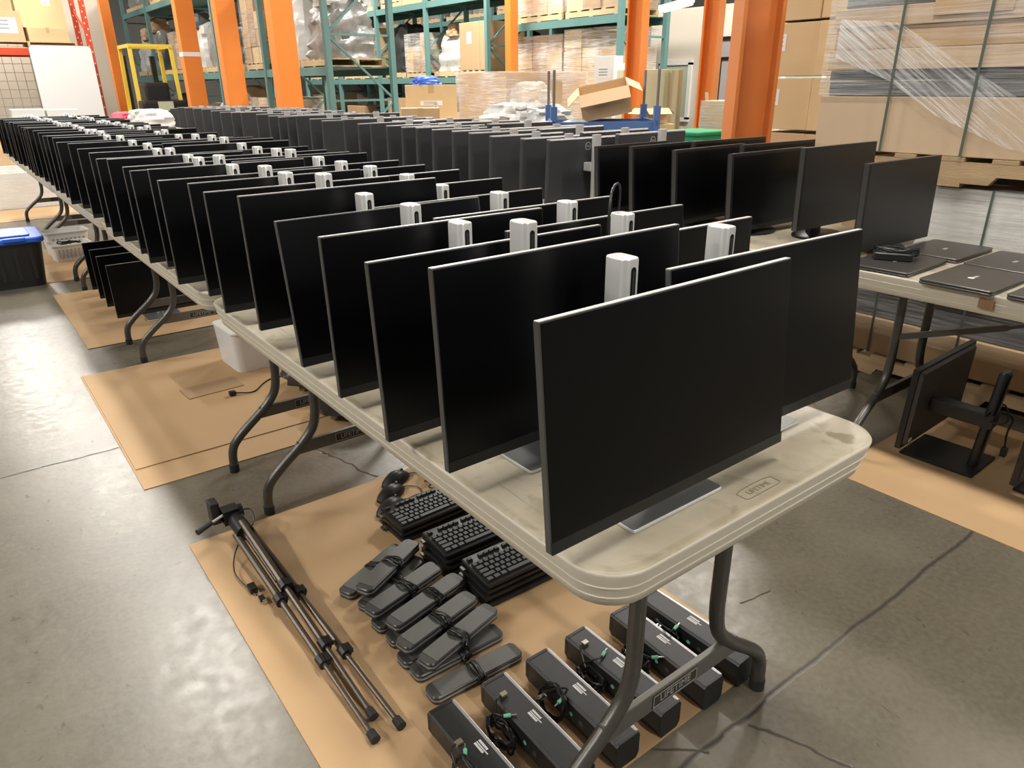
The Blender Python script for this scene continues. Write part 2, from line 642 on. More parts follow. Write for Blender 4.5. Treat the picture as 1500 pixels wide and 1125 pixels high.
def ordinal(i):
    if i < 20:
        return ORD[i]
    t = {2: 'twenty', 3: 'thirty', 4: 'forty'}[(i + 1) // 10]
    u = (i + 1) % 10
    return {2: 'twentieth', 3: 'thirtieth', 4: 'fortieth'}[(i + 1) // 10] if u == 0 else t + '-' + ORD[u - 1]


# ================================================================== SETTING
floor = MB().box(-9, 17, -6, 28, -0.2, 0.0).obj('floor', 'concrete')
tag(floor, None, kind='structure')
w = MB().box(-9, 17, 28, 28.2, 0, 7).obj('wall_back', 'wall_dark')
tag(w, None, kind='structure')
w = MB().box(17, 17.2, -6, 28, 0, 7).obj('wall_right', 'wall_dark')
tag(w, None, kind='structure')
# cream partition that closes the bay behind the red rack
w = MB().box(-9, 3.9, 21.2, 21.4, 0, 5).obj('wall_left', 'wall_paint')
tag(w, None, kind='structure')
# office built into the hall
w = MB().box(11.6, 16.5, 5.2, 10.7, 0, 2.62).obj('wall_office', 'wall_paint')
tag(w, None, kind='structure')
win = thing('window_1', None, None, (11.595, 10.0, 1.3))
win['kind'] = 'structure'
MB().box(-0.03, 0, -0.33, 0.33, -0.55, 0.35).obj('pane', 'glass_pane', win)
fr = MB()
for y in (-0.36, 0.36):
    fr.box(-0.05, 0, y - 0.04, y + 0.04, -0.6, 0.4)
for z in (-0.6, 0.4):
    fr.box(-0.05, 0, -0.4, 0.4, z - 0.04, z + 0.04)
fr.obj('window_frame', 'paper_white', win)
dr = thing('door_1', None, None, (11.595, 8.75, 0))
dr['kind'] = 'structure'
MB().box(-0.03, 0, -0.45, 0.45, 0, 2.02).obj('door_leaf', 'door_grey', dr)
fr = MB()
for y in (-0.48, 0.48):
    fr.box(-0.06, 0, y - 0.03, y + 0.03, 0, 2.08)
fr.box(-0.06, 0, -0.5, 0.5, 2.05, 2.1)
fr.obj('door_frame', 'black_plastic', dr)
g = MB()
for y in (-0.2, 0.0, 0.2):
    g.box(-0.05, -0.03, y - 0.02, y + 0.02, 0.9, 1.75)
g.box(-0.05, -0.03, -0.42, 0.42, 1.72, 1.77)
g.obj('door_grille', 'black_plastic', dr)
win = thing('window_2', None, None, (11.595, 6.9, 1.2))
win['kind'] = 'structure'
MB().box(-0.03, 0, -0.7, 0.7, -0.8, 0.45).obj('pane', 'glass_pane', win)
fr = MB()
for y in (-0.74, 0.0, 0.74):
    fr.box(-0.05, 0, y - 0.04, y + 0.04, -0.85, 0.5)
for z in (-0.85, 0.5):
    fr.box(-0.05, 0, -0.78, 0.78, z - 0.04, z + 0.04)
fr.obj('window_frame', 'paper_white', win)

# ================================================================== TABLES
TW, TL = 0.762, 1.838


def tabletop_mesh():
    prof = [(0.12, 0.690), (0.034, 0.690), (0.030, 0.673), (0.026, 0.671), (0.0225, 0.673), (0.0185, 0.6885), (0.0168, 0.6892), (0.0166, 0.6908), (0.0180, 0.6915),
            (0.0128, 0.7105), (0.0110, 0.7112), (0.0108, 0.7128), (0.0122, 0.7135), (0.0068, 0.7345), (0.0066, 0.7385), (0.0085, 0.7412), (0.0120, 0.7421), (0.0160, 0.7420),
            (0.0205, 0.7414), (0.026, 0.7410), (0.06, 0.7410)]
    rings = []
    for ins, z in prof:
        rings.append([(x, y, z) for x, y in rrect(TW - 2 * ins, TL - 2 * ins, max(0.085 - ins * 0.6, 0.02), 8)])
    return MB().loft(rings).mesh('tabletop', 'table_plastic', smooth=True, angle=0.9)


def smooth_path(pts, it=2):
    for _ in range(it):
        out = [pts[0]]
        for i in range(len(pts) - 1):
            a, b = Vector(pts[i]), Vector(pts[i + 1])
            out += [tuple(a * 0.75 + b * 0.25), tuple(a * 0.25 + b * 0.75)]
        out.append(pts[-1])
        pts = out
    return pts


TOP_ME = tabletop_mesh()
LEG_ME = {}
for s in (-1, 1):
    path = smooth_path([(s * 0.125, 0, 0.69), (s * 0.125, 0, 0.45), (s * 0.125, 0, 0.30), (s * 0.17, 0, 0.235), (s * 0.30, 0, 0.135), (s * 0.33, 0, 0.09), (s * 0.332, 0, 0.012)])
    LEG_ME[s] = MB().tube(path, 0.0165, 12).mesh('leg', 'leg_metal', smooth=True)
FOOT_ME = {s: MB().tube([(s * 0.332, 0, 0.0), (s * 0.332, 0, 0.03)], 0.0185, 12).mesh('foot_cap', 'rubber', smooth=True) for s in (-1, 1)}
cb = MB()
cb.box(-0.205, 0.205, -0.008, 0.008, 0.19, 0.235)
CROSS_ME = cb.mesh('crossbar', 'leg_plate', bevel=0.003)
PIVOT_ME = MB().tube([(-0.16, 0, 0.672), (0.16, 0, 0.672)], 0.012, 8).mesh('pivot_tube', 'leg_metal', smooth=True)
RIVET_ME = MB().tube([(0, -0.021, 0), (0, -0.016, 0)], 0.006, 10).mesh('rivet', 'plug_metal', smooth=True)
LOGO_TXT = text_mesh('LIFETIME', 0.025, 'nameplate_grey')
lf = MB()
for z in (-0.0145, 0.0145):
    lf.box(-0.066, 0.066, -0.0004, 0.0004, z - 0.001, z + 0.001)
for x in (-0.066, 0.066):
    lf.box(x - 0.001, x + 0.001, -0.0004, 0.0004, -0.0155, 0.0155)
LOGO_FRAME = lf.mesh('nameplate_border', 'nameplate_grey')
PLATE_ME = MB().box(-0.068, 0.068, -0.0005, 0.0005, -0.017, 0.017).mesh('nameplate', 'plate_dark')
TOPTXT = text_mesh('LIFETIME', 0.0155, 'table_mark', 0.0003)
ring_o = [(-0.047, -0.010), (-0.040, -0.0125), (0.040, -0.0125), (0.047, -0.010), (0.047, 0.010), (0.03, 0.0135), (0.0, 0.0145), (-0.03, 0.0135), (-0.047, 0.010)]


def outline(poly, wdt, z0, z1):
    m = MB()
    n = len(poly)
    ctr = Vector((0, 0))
    for i in range(n):
        a, b = poly[i], poly[(i + 1) % n]
        m.bar((a[0], a[1], (z0 + z1) / 2), (b[0], b[1], (z0 + z1) / 2), wdt, z1 - z0)
    return m


TOPBADGE = outline(ring_o, 0.0014, -0.0004, 0.0004).mesh('badge_outline', 'table_mark')


def table(label, x, y0, group, detail=True, low_brace=False):
    t = thing('folding_table', label, 'table', (x, y0 + TL / 2, 0), 0, group)
    top = place('tabletop', TOP_ME, t)
    if detail:
        for sy, ang in ((-1, 0.0), (1, PI)):
            place('badge_outline', TOPBADGE, top, (0.01, sy * (TL / 2 - 0.042), 0.7413), (0, 0, ang))
            place('badge_lettering', TOPTXT, top, (0.01, sy * (TL / 2 - 0.042), 0.7414), (0, 0, ang))
    for sy in (-1, 1):
        y = sy * (TL / 2 - 0.168)
        for s in (-1, 1):
            lg = place('leg', LEG_ME[s], t, (0, y, 0))
            place('foot_cap', FOOT_ME[s], lg)
            place('rivet', RIVET_ME, lg, (s * 0.125, 0, 0.60))
        c = place('crossbar', CROSS_ME, t, (0, y, 0))
        pl = place('nameplate', PLATE_ME, c, (0.0, -0.0086, 0.2125))
        if detail:
            nm = place('nameplate_lettering', LOGO_TXT, c, (0, -0.0094, 0.2125), (PI / 2, 0, 0))
            place('nameplate_border', LOGO_FRAME, c, (0, -0.0094, 0.2125))
        place('pivot_tube', PIVOT_ME, t, (0, y, 0))
        b = MB()
        if low_brace:
            b.bar((-0.125, y, 0.45), (-0.05, y - sy * 0.34, 0.56), 0.016, 0.022)
            b.bar((-0.05, y - sy * 0.34, 0.56), (0.0, y - sy * 0.62, 0.672), 0.02, 0.012)
        else:
            for xx in (-0.125, 0.125):
                b.bar((xx, y + sy * 0.004, 0.645), (xx, y - sy * 0.10, 0.683), 0.018, 0.012)
        b.obj('brace', 'leg_metal', t)
    return t


T1X = 0.948
T1Y = [0.540, 2.415, 4.290, 6.150, 8.010]
for i, y in enumerate(T1Y):
    lab = ['beige folding table nearest the camera, grimy top, embossed badge on its front end',
           'second beige folding table of the left monitor row, white tub beneath it',
           'third beige folding table of the left row, monitors standing on cardboard beneath',
           'fourth beige folding table of the left row, level with the blue-lidded tote',
           'fifth and farthest beige folding table of the left monitor row'][i]
    table(lab, T1X, y, 'tables of the left row', detail=i < 2)
T2X = 2.905
T2Y = [-0.47, 1.385, 3.24, 5.095, 6.95, 8.805]
for i, y in enumerate(T2Y):
    lab = ['beige folding table at right edge carrying the closed laptops',
           'second folding table of the right row, under the near black screens',
           'third folding table of the right row, hidden under monitor backs',
           'fourth folding table of the right row, hidden under monitor backs',
           'fifth folding table of the right row, hidden under monitor backs',
           'farthest folding table of the right row before the orange columns'][i]
    table(lab, T2X, y, 'tables of the right row', detail=False, low_brace=(i == 0))

# ================================================================== MONITORS
# --- slim silver-stand monitor; origin at column foot, screen faces -Y
PW, PH = 0.540, 0.325
panel_m = MB().box(-PW / 2, PW / 2, -0.008, 0.004, -PH / 2, PH / 2).mesh('housing', 'frame_grey', bevel=0.0018)
trim_me = MB().box(-PW / 2 + 0.001, PW / 2 - 0.001, -0.0068, 0.0032, PH / 2 - 0.0006, PH / 2 + 0.0009).mesh('top_trim', 'silver_white')
back_m = MB()
back_m.loft([[(x * 0.985, 0.0035, z * 0.985) for x, z in rrect(PW, PH, 0.006, 2)],
             [(x * 0.97, 0.010, z * 0.95) for x, z in rrect(PW, PH, 0.006, 2)],
             [(x * 0.62, 0.026, z * 0.62 - 0.02) for x, z in rrect(PW, PH, 0.02, 2)]])
back_me = back_m.mesh('back_cover', 'black_plastic')
screen_me = MB().box(-PW / 2 + 0.0022, PW / 2 - 0.0022, -0.0088, -0.0078, -PH / 2 + 0.019, PH / 2 - 0.0022).mesh('screen', 'screen_black')
chin_me = MB().box(-PW / 2 + 0.0005, PW / 2 - 0.0005, -0.0098, -0.0075, -PH / 2 - 0.0005, -PH / 2 + 0.0180).mesh('chin', 'chin_black', bevel=0.0006)
base_me = MB().rprism(0.212, 0.205, 0.006, 0.0, 0.0062, 0, -0.052, bev=0.001).mesh('base', 'silver_white', smooth=True)
plate_me = MB().rprism(0.2095, 0.2025, 0.0055, 0.0062, 0.0070, 0, -0.052).mesh('base_plate', 'base_grey')  # silver base: the dark panel's reflection is put into this grey top
CH = 0.382
colm = MB()
colm.loft([[(x, y, z) for x, y in rrect(0.036 - 2 * i, 0.050 - 2 * i, 0.013 - i, 5)] for i, z in ((0, 0.007), (0, CH - 0.003), (0.001, CH - 0.001), (0.003, CH))])
col_me = colm.mesh('stand_column', 'silver', smooth=True)


def stadium(wd, z0, z1, y0, y1, n=6):
    r = wd / 2
    pts = [(r * math.cos(PI * k / n), z1 - r + r * math.sin(PI * k / n)) for k in range(n + 1)]
    pts += [(-r * math.cos(PI * k / n), z0 + r - r * math.sin(PI * k / n)) for k in range(n + 1)]
    return MB().prism(pts, 'y', y0, y1)


slot_me = stadium(0.0105, 0.10, CH - 0.013, -0.0256, -0.02).mesh('cable_slot', 'slot_dark')
rail_me = stadium(0.0042, 0.105, CH - 0.019, -0.0259, -0.02).mesh('slide_rail', 'rail_grey')
mount_me = MB().box(-0.04, 0.04, -0.108, -0.024, 0.17, 0.235).mesh('mount_arm', 'black_plastic', bevel=0.004)


def slim_monitor(label, x, y, z, group, rz=0.0, tilt=0.075, dz=0.0, dx=0.0, off=0.0, yaw=0.0, parts=3):
    t = thing('monitor', label, 'monitor', (x, y, z), rz, group)
    place('base', base_me, t)
    place('base_plate', plate_me, t)
    c = place('stand_column', col_me, t, scale=(1, 1, 1 + dz / CH))
    if parts > 1:
        s = place('cable_slot', slot_me, c)
        place('slide_rail', rail_me, c)
        place('mount_arm', mount_me, t)
    p = place('panel_housing', panel_m, t, (dx, -0.130 + off, 0.198 + dz), (-tilt, 0, yaw))
    place('back_cover', back_me, p)
    place('top_trim', trim_me, p)
    place('screen', screen_me, p)
    place('chin', chin_me, p)
    return t


LY = [0.770, 1.005, 1.205, 1.425, 1.665, 1.880, 2.145, 2.350, 2.610, 2.785, 3.020, 3.220, 3.470, 3.690, 3.910, 4.255, 4.570, 4.850, 5.060]
Ltilt = [0.09, 0.06, 0.075, 0.05, 0.16, 0.05, 0.05, 0.06, 0.07, 0.06, 0.10, 0.07]
Ldz = [0.000, 0.024, -0.006, 0.003, 0.0, 0.030, 0.012, 0.014, 0.0, 0.016]
Lyaw = [0.012, 0.01, 0.005, -0.01, 0.02, 0.0, -0.015, 0.015, -0.01, 0.0, 0.02]
y = 5.06
while y < 9.05:
    y += rnd.choice((0.19, 0.22, 0.26, 0.30))
    LY.append(y)
for i in range(1, len(LY)):
    LY[i] = max(LY[i], LY[i - 1] + 0.208)
for i, y in enumerate(LY):
    tilt = Ltilt[i] if i < len(Ltilt) else rnd.uniform(0.04, 0.11)
    dz = Ldz[i] if i < len(Ldz) else rnd.uniform(-0.012, 0.015)
    yaw = Lyaw[i] if i < len(Lyaw) else rnd.uniform(-0.025, 0.025)
    lab = ('black slim monitor at the very front of the near table, whole screen in view' if i == 0 else
           'black slim silver-stand monitor, %s from the front along the near row\'s outer file' % ordinal(i))
    slim_monitor(lab, 0.80 + rnd.uniform(-0.012, 0.012) * (i > 0), y, 0.7412, 'monitors of the outer file, left row', tilt=tilt, dz=dz, yaw=yaw)

RY = [0.835, 1.085, 1.296, 1.512, 1.777, 2.001, 2.243, 2.457, 2.675, 2.905, 3.050, 3.289, 3.457, 3.712, 3.999, 4.237, 4.522, 4.748, 4.970]
Rdz = [0.0, -0.008, -0.01, -0.008, -0.014, -0.006, 0.0, 0.0, 0.0, 0.014, 0.004, 0.0, 0.004, 0.02, 0.018]
Rdx = [0.005, 0.0, 0.03, -0.01, -0.02, 0.0]
y = 4.97
while y < 9.0:
    y += rnd.choice((0.20, 0.23, 0.27, 0.31))
    RY.append(y)
for i in range(len(RY)):
    if i:
        RY[i] = max(RY[i], RY[i - 1] + 0.208)
    for yl in LY:
        d = RY[i] - yl
        if abs(d) < 0.062:
            lo = yl - 0.062
            RY[i] = lo if d < 0 and (i == 0 or lo >= RY[i - 1] + 0.208) else yl + 0.062
for i, y in enumerate(RY):
    dz = Rdz[i] if i < len(Rdz) else rnd.uniform(-0.012, 0.015)
    lab = ('black slim monitor at the table\'s right front, standing behind the foremost screen' if i == 0 else
           'black slim silver-stand monitor, %s from the front along the near row\'s inner file' % ordinal(i))
    t = slim_monitor(lab, 1.122 + (Rdx[i] if i < len(Rdx) else rnd.uniform(-0.012, 0.012)), y, 0.7412, 'monitors of the inner file, left row',
                     tilt=0.10 if i == 0 else rnd.uniform(0.03, 0.09), dz=dz, yaw=-0.03 if i == 0 else rnd.uniform(-0.02, 0.02))
    if i == 1:
        pth = smooth_path([(-0.075, -0.03, 0.26), (-0.072, -0.03, 0.36), (-0.058, -0.02, 0.425), (-0.02, 0.0, 0.44), (0.012, 0.02, 0.42), (0.016, 0.035, 0.33)], 2)
        MB().tube(pth, 0.0028, 6).obj('power_cable', 'cable_black', t, smooth=True)

# --- four more of the same kind standing on cardboard under the third table
for i, y in enumerate((4.985, 5.30, 5.55, 5.84)):
    lab = ['black monitor on cardboard under the left tables, nearest of four', 'black monitor on cardboard under the left tables, second of four',
           'black monitor on cardboard under the left tables, third of four', 'black monitor on cardboard under the left tables, farthest of four'][i]
    slim_monitor(lab, 0.905, y, 0.0062, 'monitors on cardboard under the left row', tilt=0.05, dz=0.015)

# --- black office monitors on the right row, screens towards the camera
BW, BH = 0.530, 0.325
bh_me = MB().box(-BW / 2, BW / 2, -0.014, 0.012, -BH / 2, BH / 2).mesh('housing', 'black_plastic', bevel=0.003)
be_me = MB()
be_me.box(-BW / 2 - 0.0012, -BW / 2 + 0.001, -0.013, 0.006, -BH / 2, BH / 2)
be_me.box(-BW / 2, BW / 2, -0.013, 0.006, BH / 2 - 0.001, BH / 2 + 0.0012)
be_me = be_me.mesh('edge_trim', 'frame_grey')
bs_me = MB().box(-BW / 2 + 0.012, BW / 2 - 0.012, -0.0148, -0.013, -BH / 2 + 0.022, BH / 2 - 0.012).mesh('screen', 'screen_black')
bsg_me = MB().box(-BW / 2 + 0.010, BW / 2 - 0.010, -0.0148, -0.013, -BH / 2 + 0.020, BH / 2 - 0.010).mesh('screen', 'screen_grey')
bb_me = MB().loft([[(x * 0.95, 0.0115, z * 0.95) for x, z in rrect(BW, BH, 0.01, 2)], [(x * 0.6, 0.045, z * 0.6) for x, z in rrect(BW, BH, 0.03, 2)]]).mesh('back_cover', 'black_plastic')
disc = [(0.125 * math.cos(2 * PI * k / 28), 0.095 * math.sin(2 * PI * k / 28)) for k in range(28)]
bd_me = MB().loft([[(x, y + 0.05, 0.0) for x, y in disc], [(x, y + 0.05, 0.008) for x, y in disc], [(x * 0.9, y * 0.9 + 0.05, 0.014) for x, y in disc]]).mesh('base', 'black_plastic', smooth=True)
bn_me = MB().loft([[(x, y + 0.07, 0.01) for x, y in rrect(0.08, 0.03, 0.01, 3)], [(x, y + 0.06, 0.24) for x, y in rrect(0.06, 0.03, 0.01, 3)]]).mesh('stand_neck', 'black_plastic', smooth=True)


def office_monitor(label, x, y, z, group, rz=0.0, tilt=0.05, dz=0.0, grey=False, h=0.19):
    t = thing('monitor', label, 'monitor', (x, y, z), rz, group)
    place('base', bd_me, t)
    place('stand_neck', bn_me, t)
    p = place('panel_housing', bh_me, t, (0, 0.0, h + dz), (-tilt, 0, 0))
    place('edge_trim', be_me, p)
    place('screen', bsg_me if grey else bs_me, p)
    place('back_cover', bb_me, p)
    return t


front2 = [(2.935, 1.365, -0.03, True, -0.005), (2.985, 1.66, -0.02, True, 0.03), (2.850, 1.90, 0.0, False, 0.0), (2.825, 2.19, 0.05, False, 0.0), (2.83, 2.45, 0.03, False, 0.0), (2.83, 2.68, 0.02, False, -0.012)]
dsc = ['greyish matt screen standing next to the laptops, nearest of the right row', 'greyish tall screen, second in the right row behind the laptops',
       'deep black screen, third in the right row beyond the two greyish ones', 'deep black screen, fourth in the right row beyond the laptops',
       'deep black screen, fifth in the right row, partly overlapped', 'narrow-looking black screen beside the silver stand, sixth in the right row']
for i, (x, y, rz, g, dz) in enumerate(front2):
    office_monitor(dsc[i], x, y, 0.7412, 'black office monitors on the right row', rz, dz=dz, grey=g, tilt=0.07 if i > 1 else 0.03)
for i, (x, y) in enumerate(((3.135, 2.045), (3.14, 2.325))):
    office_monitor('black monitor in the back file of the right row, %s from the laptops' % ORD[i], x, y, 0.7412, 'office monitors of the back file, right row', -0.05, dz=0.012)

# --- dark grey monitors seen from behind (screens face +Y, silver stands)
CW, CHH = 0.545, 0.335
ch_me = MB().loft([[(x, 0.008, z) for x, z in rrect(CW, CHH, 0.006, 2)], [(x, -0.006, z) for x, z in rrect(CW, CHH, 0.006, 2)],
                   [(x * 0.985, -0.014, z * 0.975) for x, z in rrect(CW, CHH, 0.01, 2)]]).mesh('back_cover', 'back_grey')
cb2_me = MB().loft([[(x, -0.0135, z - 0.06) for x, z in rrect(0.36, 0.16, 0.02, 3)], [(x * 0.93, -0.026, z * 0.9 - 0.06) for x, z in rrect(0.36, 0.16, 0.02, 3)]]).mesh('electronics_bulge', 'back_grey')
ct_me = MB().box(-CW / 2, CW / 2, -0.005, 0.008, CHH / 2 - 0.0005, CHH / 2 + 0.0015).mesh('top_edge', 'silver_white')
cs_me = MB().box(-CW / 2 + 0.008, CW / 2 - 0.008, 0.0075, 0.0088, -CHH / 2 + 0.016, CHH / 2 - 0.008).mesh('screen', 'screen_black')
ccol_me = MB().loft([[(x, y - 0.085, z) for x, y in rrect(0.052, 0.024, 0.006, 3)] for z in (0.006, 0.385)]).mesh('stand_column', 'silver', smooth=True)
carm_me = MB().box(-0.03, 0.03, -0.075, -0.02, 0.19, 0.235).mesh('mount_arm', 'silver', bevel=0.006)
cbase_me = MB().rprism(0.23, 0.18, 0.008, 0.0, 0.008, 0, -0.03).mesh('base', 'silver')
circ = [(0.019 * math.cos(2 * PI * k / 24), 0.019 * math.sin(2 * PI * k / 24)) for k in range(24)]
lg = MB()
for k in range(24):
    a, b = circ[k], circ[(k + 1) % 24]
    lg.bar((a[0], -0.0147, a[1]), (b[0], -0.0147, b[1]), 0.0009, 0.0028)
logo_me = lg.mesh('badge_ring', 'silver')
logot_me = text_mesh('DELL', 0.013, 'silver', 0.0003)


def back_monitor(label, x, y, z, group, rz=0.0, dz=0.0, badge=False):
    t = thing('monitor', label, 'monitor', (x, y, z), rz, group)
    place('base', cbase_me, t)
    place('stand_column', ccol_me, t, scale=(1, 1, 1 + dz / 0.4))
    place('mount_arm', carm_me, t)
    p = place('back_cover', ch_me, t, (0, 0, 0.2 + dz), (0.05, 0, 0))
    place('top_edge', ct_me, p)
    place('screen', cs_me, p)
    if badge:
        place('badge_ring', logo_me, p, (0, 0, 0.125))
        place('badge_lettering', logot_me, p, (0, -0.0147, 0.125), (PI / 2, 0, 0))
    return t


CY = [2.985, 3.205, 3.49, 3.70, 3.88, 4.11, 4.31, 4.50, 4.71, 4.95, 5.15, 5.39, 5.79, 6.03, 6.32, 6.53, 6.74, 6.98, 7.30, 7.75, 8.05, 8.42, 8.75, 9.1, 9.45, 9.8, 10.15, 10.5]
for i, y in enumerate(CY):
    back_monitor('dark grey monitor seen from behind, %s of the right row counting away from camera' % ordinal(i), 2.775, y, 0.7412,
                 'monitor backs in the right row', dz=rnd.uniform(-0.015, 0.012) + (0.01 if y > 4 else -0.012), badge=i < 3)
for i in range(26):
    y = 2.80 + i * 0.30 + rnd.uniform(-0.04, 0.04)
    for yc in CY:
        if abs(y + 0.08 - yc) < 0.05:
            y = yc - 0.08 + (0.05 if y + 0.08 > yc else -0.05)
    back_monitor('grey monitor from behind in the right row\'s far file, %s counting away' % ordinal(i), 3.16, y + 0.08, 0.7412,
                 'monitor backs in the far file of the right row', dz=rnd.uniform(-0.01, 0.02) + 0.005, badge=i < 2)

# ================================================================== LAPTOPS ON THE RIGHT TABLE
lap_b = MB().rprism(0.325, 0.225, 0.012, 0.0, 0.0085, bev=0.002).mesh('laptop_body', 'laptop_grey', smooth=True)
lap_l = MB().rprism(0.325, 0.225, 0.012, 0.0092, 0.0170, bev=0.002).mesh('laptop_lid', 'laptop_grey', smooth=True)
lap_s = MB().rprism(0.320, 0.220, 0.012, 0.0080, 0.0095).mesh('lid_seam', 'laptop_dark')
pm = MB()
for k in range(6):
    pm.box(-0.1625 - 0.0006, -0.1625 + 0.002, -0.085 + k * 0.02, -0.073 + k * 0.02, 0.0025, 0.0062)
lap_p = pm.mesh('side_ports', 'laptop_dark')
vm = MB()
for k in range(14):
    vm.box(-0.12 + k * 0.018, -0.108 + k * 0.018, -0.1131, -0.110, 0.002, 0.0075)
lap_v = vm.mesh('rear_vents', 'laptop_dark')
mk = MB()
for k in range(3):
    mk.box(-0.018 + k * 0.013, -0.010 + k * 0.013, -0.006, 0.006, 0.0169, 0.0172)
lap_m = mk.mesh('lid_emblem', 'silver')


def laptop(label, cx, cy, rz, z=0.7412, sticker=False, emblem=True):
    t = thing('laptop', label, 'laptop', (cx, cy, z), rz, 'closed laptops on the right table')
    place('laptop_body', lap_b, t)
    place('lid_seam', lap_s, t)
    l = place('laptop_lid', lap_l, t)
    place('side_ports', lap_p, t)
    place('rear_vents', lap_v, t)
    if emblem:
        place('lid_emblem', lap_m, l)
    if sticker:
        MB().box(-0.036, -0.020, -0.006, 0.012, 0.0169, 0.0173).obj('asset_sticker', 'paper_white', l)
    return t


laptop('closed dark laptop with a black charger lying on it', 2.695, 1.215, 0.03)
laptop('closed grey laptop behind the one carrying the charger', 3.045, 1.198, 0.01)
laptop('closed grey laptop with white sticker near the table edge', 2.665, 0.935, 0.0, sticker=True)
laptop('closed grey laptop behind the stickered one, at right picture edge', 3.01, 0.94, 0.0)
laptop('closed laptop cut off by right picture edge, front table side', 2.675, 0.675, 0.0)
# black charger with coiled lead on the first laptop
t = thing('laptop_charger', 'black power brick with coiled cable lying on a closed laptop', 'charger', (2.70, 1.235, 0.7583), 0.5)
MB().rprism(0.055, 0.13, 0.01, 0.0, 0.028, bev=0.004).obj('power_brick', 'black_plastic', t, smooth=True)
pth = []
for k in range(60):
    a = k * 0.42
    pth.append((0.03 + 0.035 * math.cos(a), -0.01 + 0.075 * math.sin(a), 0.008 + 0.022 * (0.5 + 0.5 * math.sin(a * 0.37)) + 0.012 * (0.5 + 0.5 * math.sin(k * 1.3))))
MB().tube(smooth_path(pth, 1), 0.0045, 6).obj('coiled_lead', 'cable_black', t, smooth=True)
MB().box(0.085, 0.098, -0.075, -0.065, 0.0, 0.008).obj('plug', 'paper_white', t)
t = thing('cardboard_offcut', 'small cardboard piece under the stand beside the laptops', 'cardboard', (3.10, 1.43, 0.7412), 0.1)
MB().box(-0.12, 0.10, -0.03, 0.03, 0.0, 0.003).obj('sheet', 'carton_1', t)
tp = MB().box(2.526, 2.535, 0.818, 0.862, 0.695, 0.725).obj('tape_patch', 'tape_brown')
tag(tp, 'brown tape patch on the side of the laptop table', 'tape')

# ================================================================== CARDBOARD SHEETS ON THE FLOOR
def sheet(label, x0, x1, y0, y1, z, warp=0.0, th=0.0035, rz=0.0):
    nx, ny = 10, 14
    m = MB()
    cx, cy = (x0 + x1) / 2, (y0 + y1) / 2
    vs = []
    for lay in (0, 1):
        for j in range(ny + 1):
            for i in range(nx + 1):
                x = x0 + (x1 - x0) * i / nx - cx
                yy = y0 + (y1 - y0) * j / ny - cy
                wv = warp * (0.5 + 0.5 * math.sin(j * 1.9 + 0.15 * i))
                vs.append((x, yy, wv + (th if lay else 0)))
    n1 = (nx + 1) * (ny + 1)
    fs = []
    for j in range(ny):
        for i in range(nx):
            a = j * (nx + 1) + i
            fs.append((a, a + nx + 1, a + nx + 2, a + 1))
            fs.append((n1 + a, n1 + a + 1, n1 + a + nx + 2, n1 + a + nx + 1))
    for i in range(nx):
        a = i
        fs.append((a, a + 1, n1 + a + 1, n1 + a))
        a = ny * (nx + 1) + i
        fs.append((a + 1, a, n1 + a, n1 + a + 1))
    for j in range(ny):
        a = j * (nx + 1)
        fs.append((a + nx + 1, a, n1 + a, n1 + a + nx + 1))
        a = j * (nx + 1) + nx
        fs.append((a, a + nx + 1, n1 + a + nx + 1, n1 + a))
    m.add(vs, fs)
    o = m.obj('cardboard_sheet', 'cardboard_sheet', None, (cx, cy, z), (0, 0, rz), smooth=True)
    return tag(o, label, 'cardboard')


sheet('brown cardboard sheet under the first table carrying tripod, keyboards and soundbars', 0.34, 1.378, 0.744, 2.183, 0.0)
sheet('lower brown cardboard sheet under the second table, showing at its near edge', 0.305, 1.55, 2.645, 4.055, 0.0)
sheet('upper brown cardboard sheet lying on another under the second table', 0.313, 1.53, 2.82, 4.04, 0.0045)
sheet('wavy cardboard sheet under the floor monitors at left', 0.41, 1.45, 4.505, 5.93, 0.0, warp=0.004, th=0.002)
sheet('cardboard sheet under the laptop table at right, black monitors on it', 2.40, 3.32, -0.26, 1.175, 0.0)
sheet('far cardboard sheet near the white tubs under the fourth table', 0.40, 1.45, 6.37, 7.76, 0.0)
sheet('farthest cardboard sheet on the floor beside the stacked white slabs', 0.05, 1.3, 9.76, 10.75, 0.0)
fl = MB().box(-0.13, 0.13, -0.075, 0.075, 0, 0.003).obj('tub_shadow_patch', 'carton_2', None, (0.79, 3.47, 0.0085), (0, 0, 0.05))  # shadow of the white tub, put in as a thin darker board
tag(fl, 'darker square patch standing in for the white tub shadow on the sheet', 'cardboard')

# ================================================================== THINGS ON THE FRONT SHEET
SZ = 0.0037
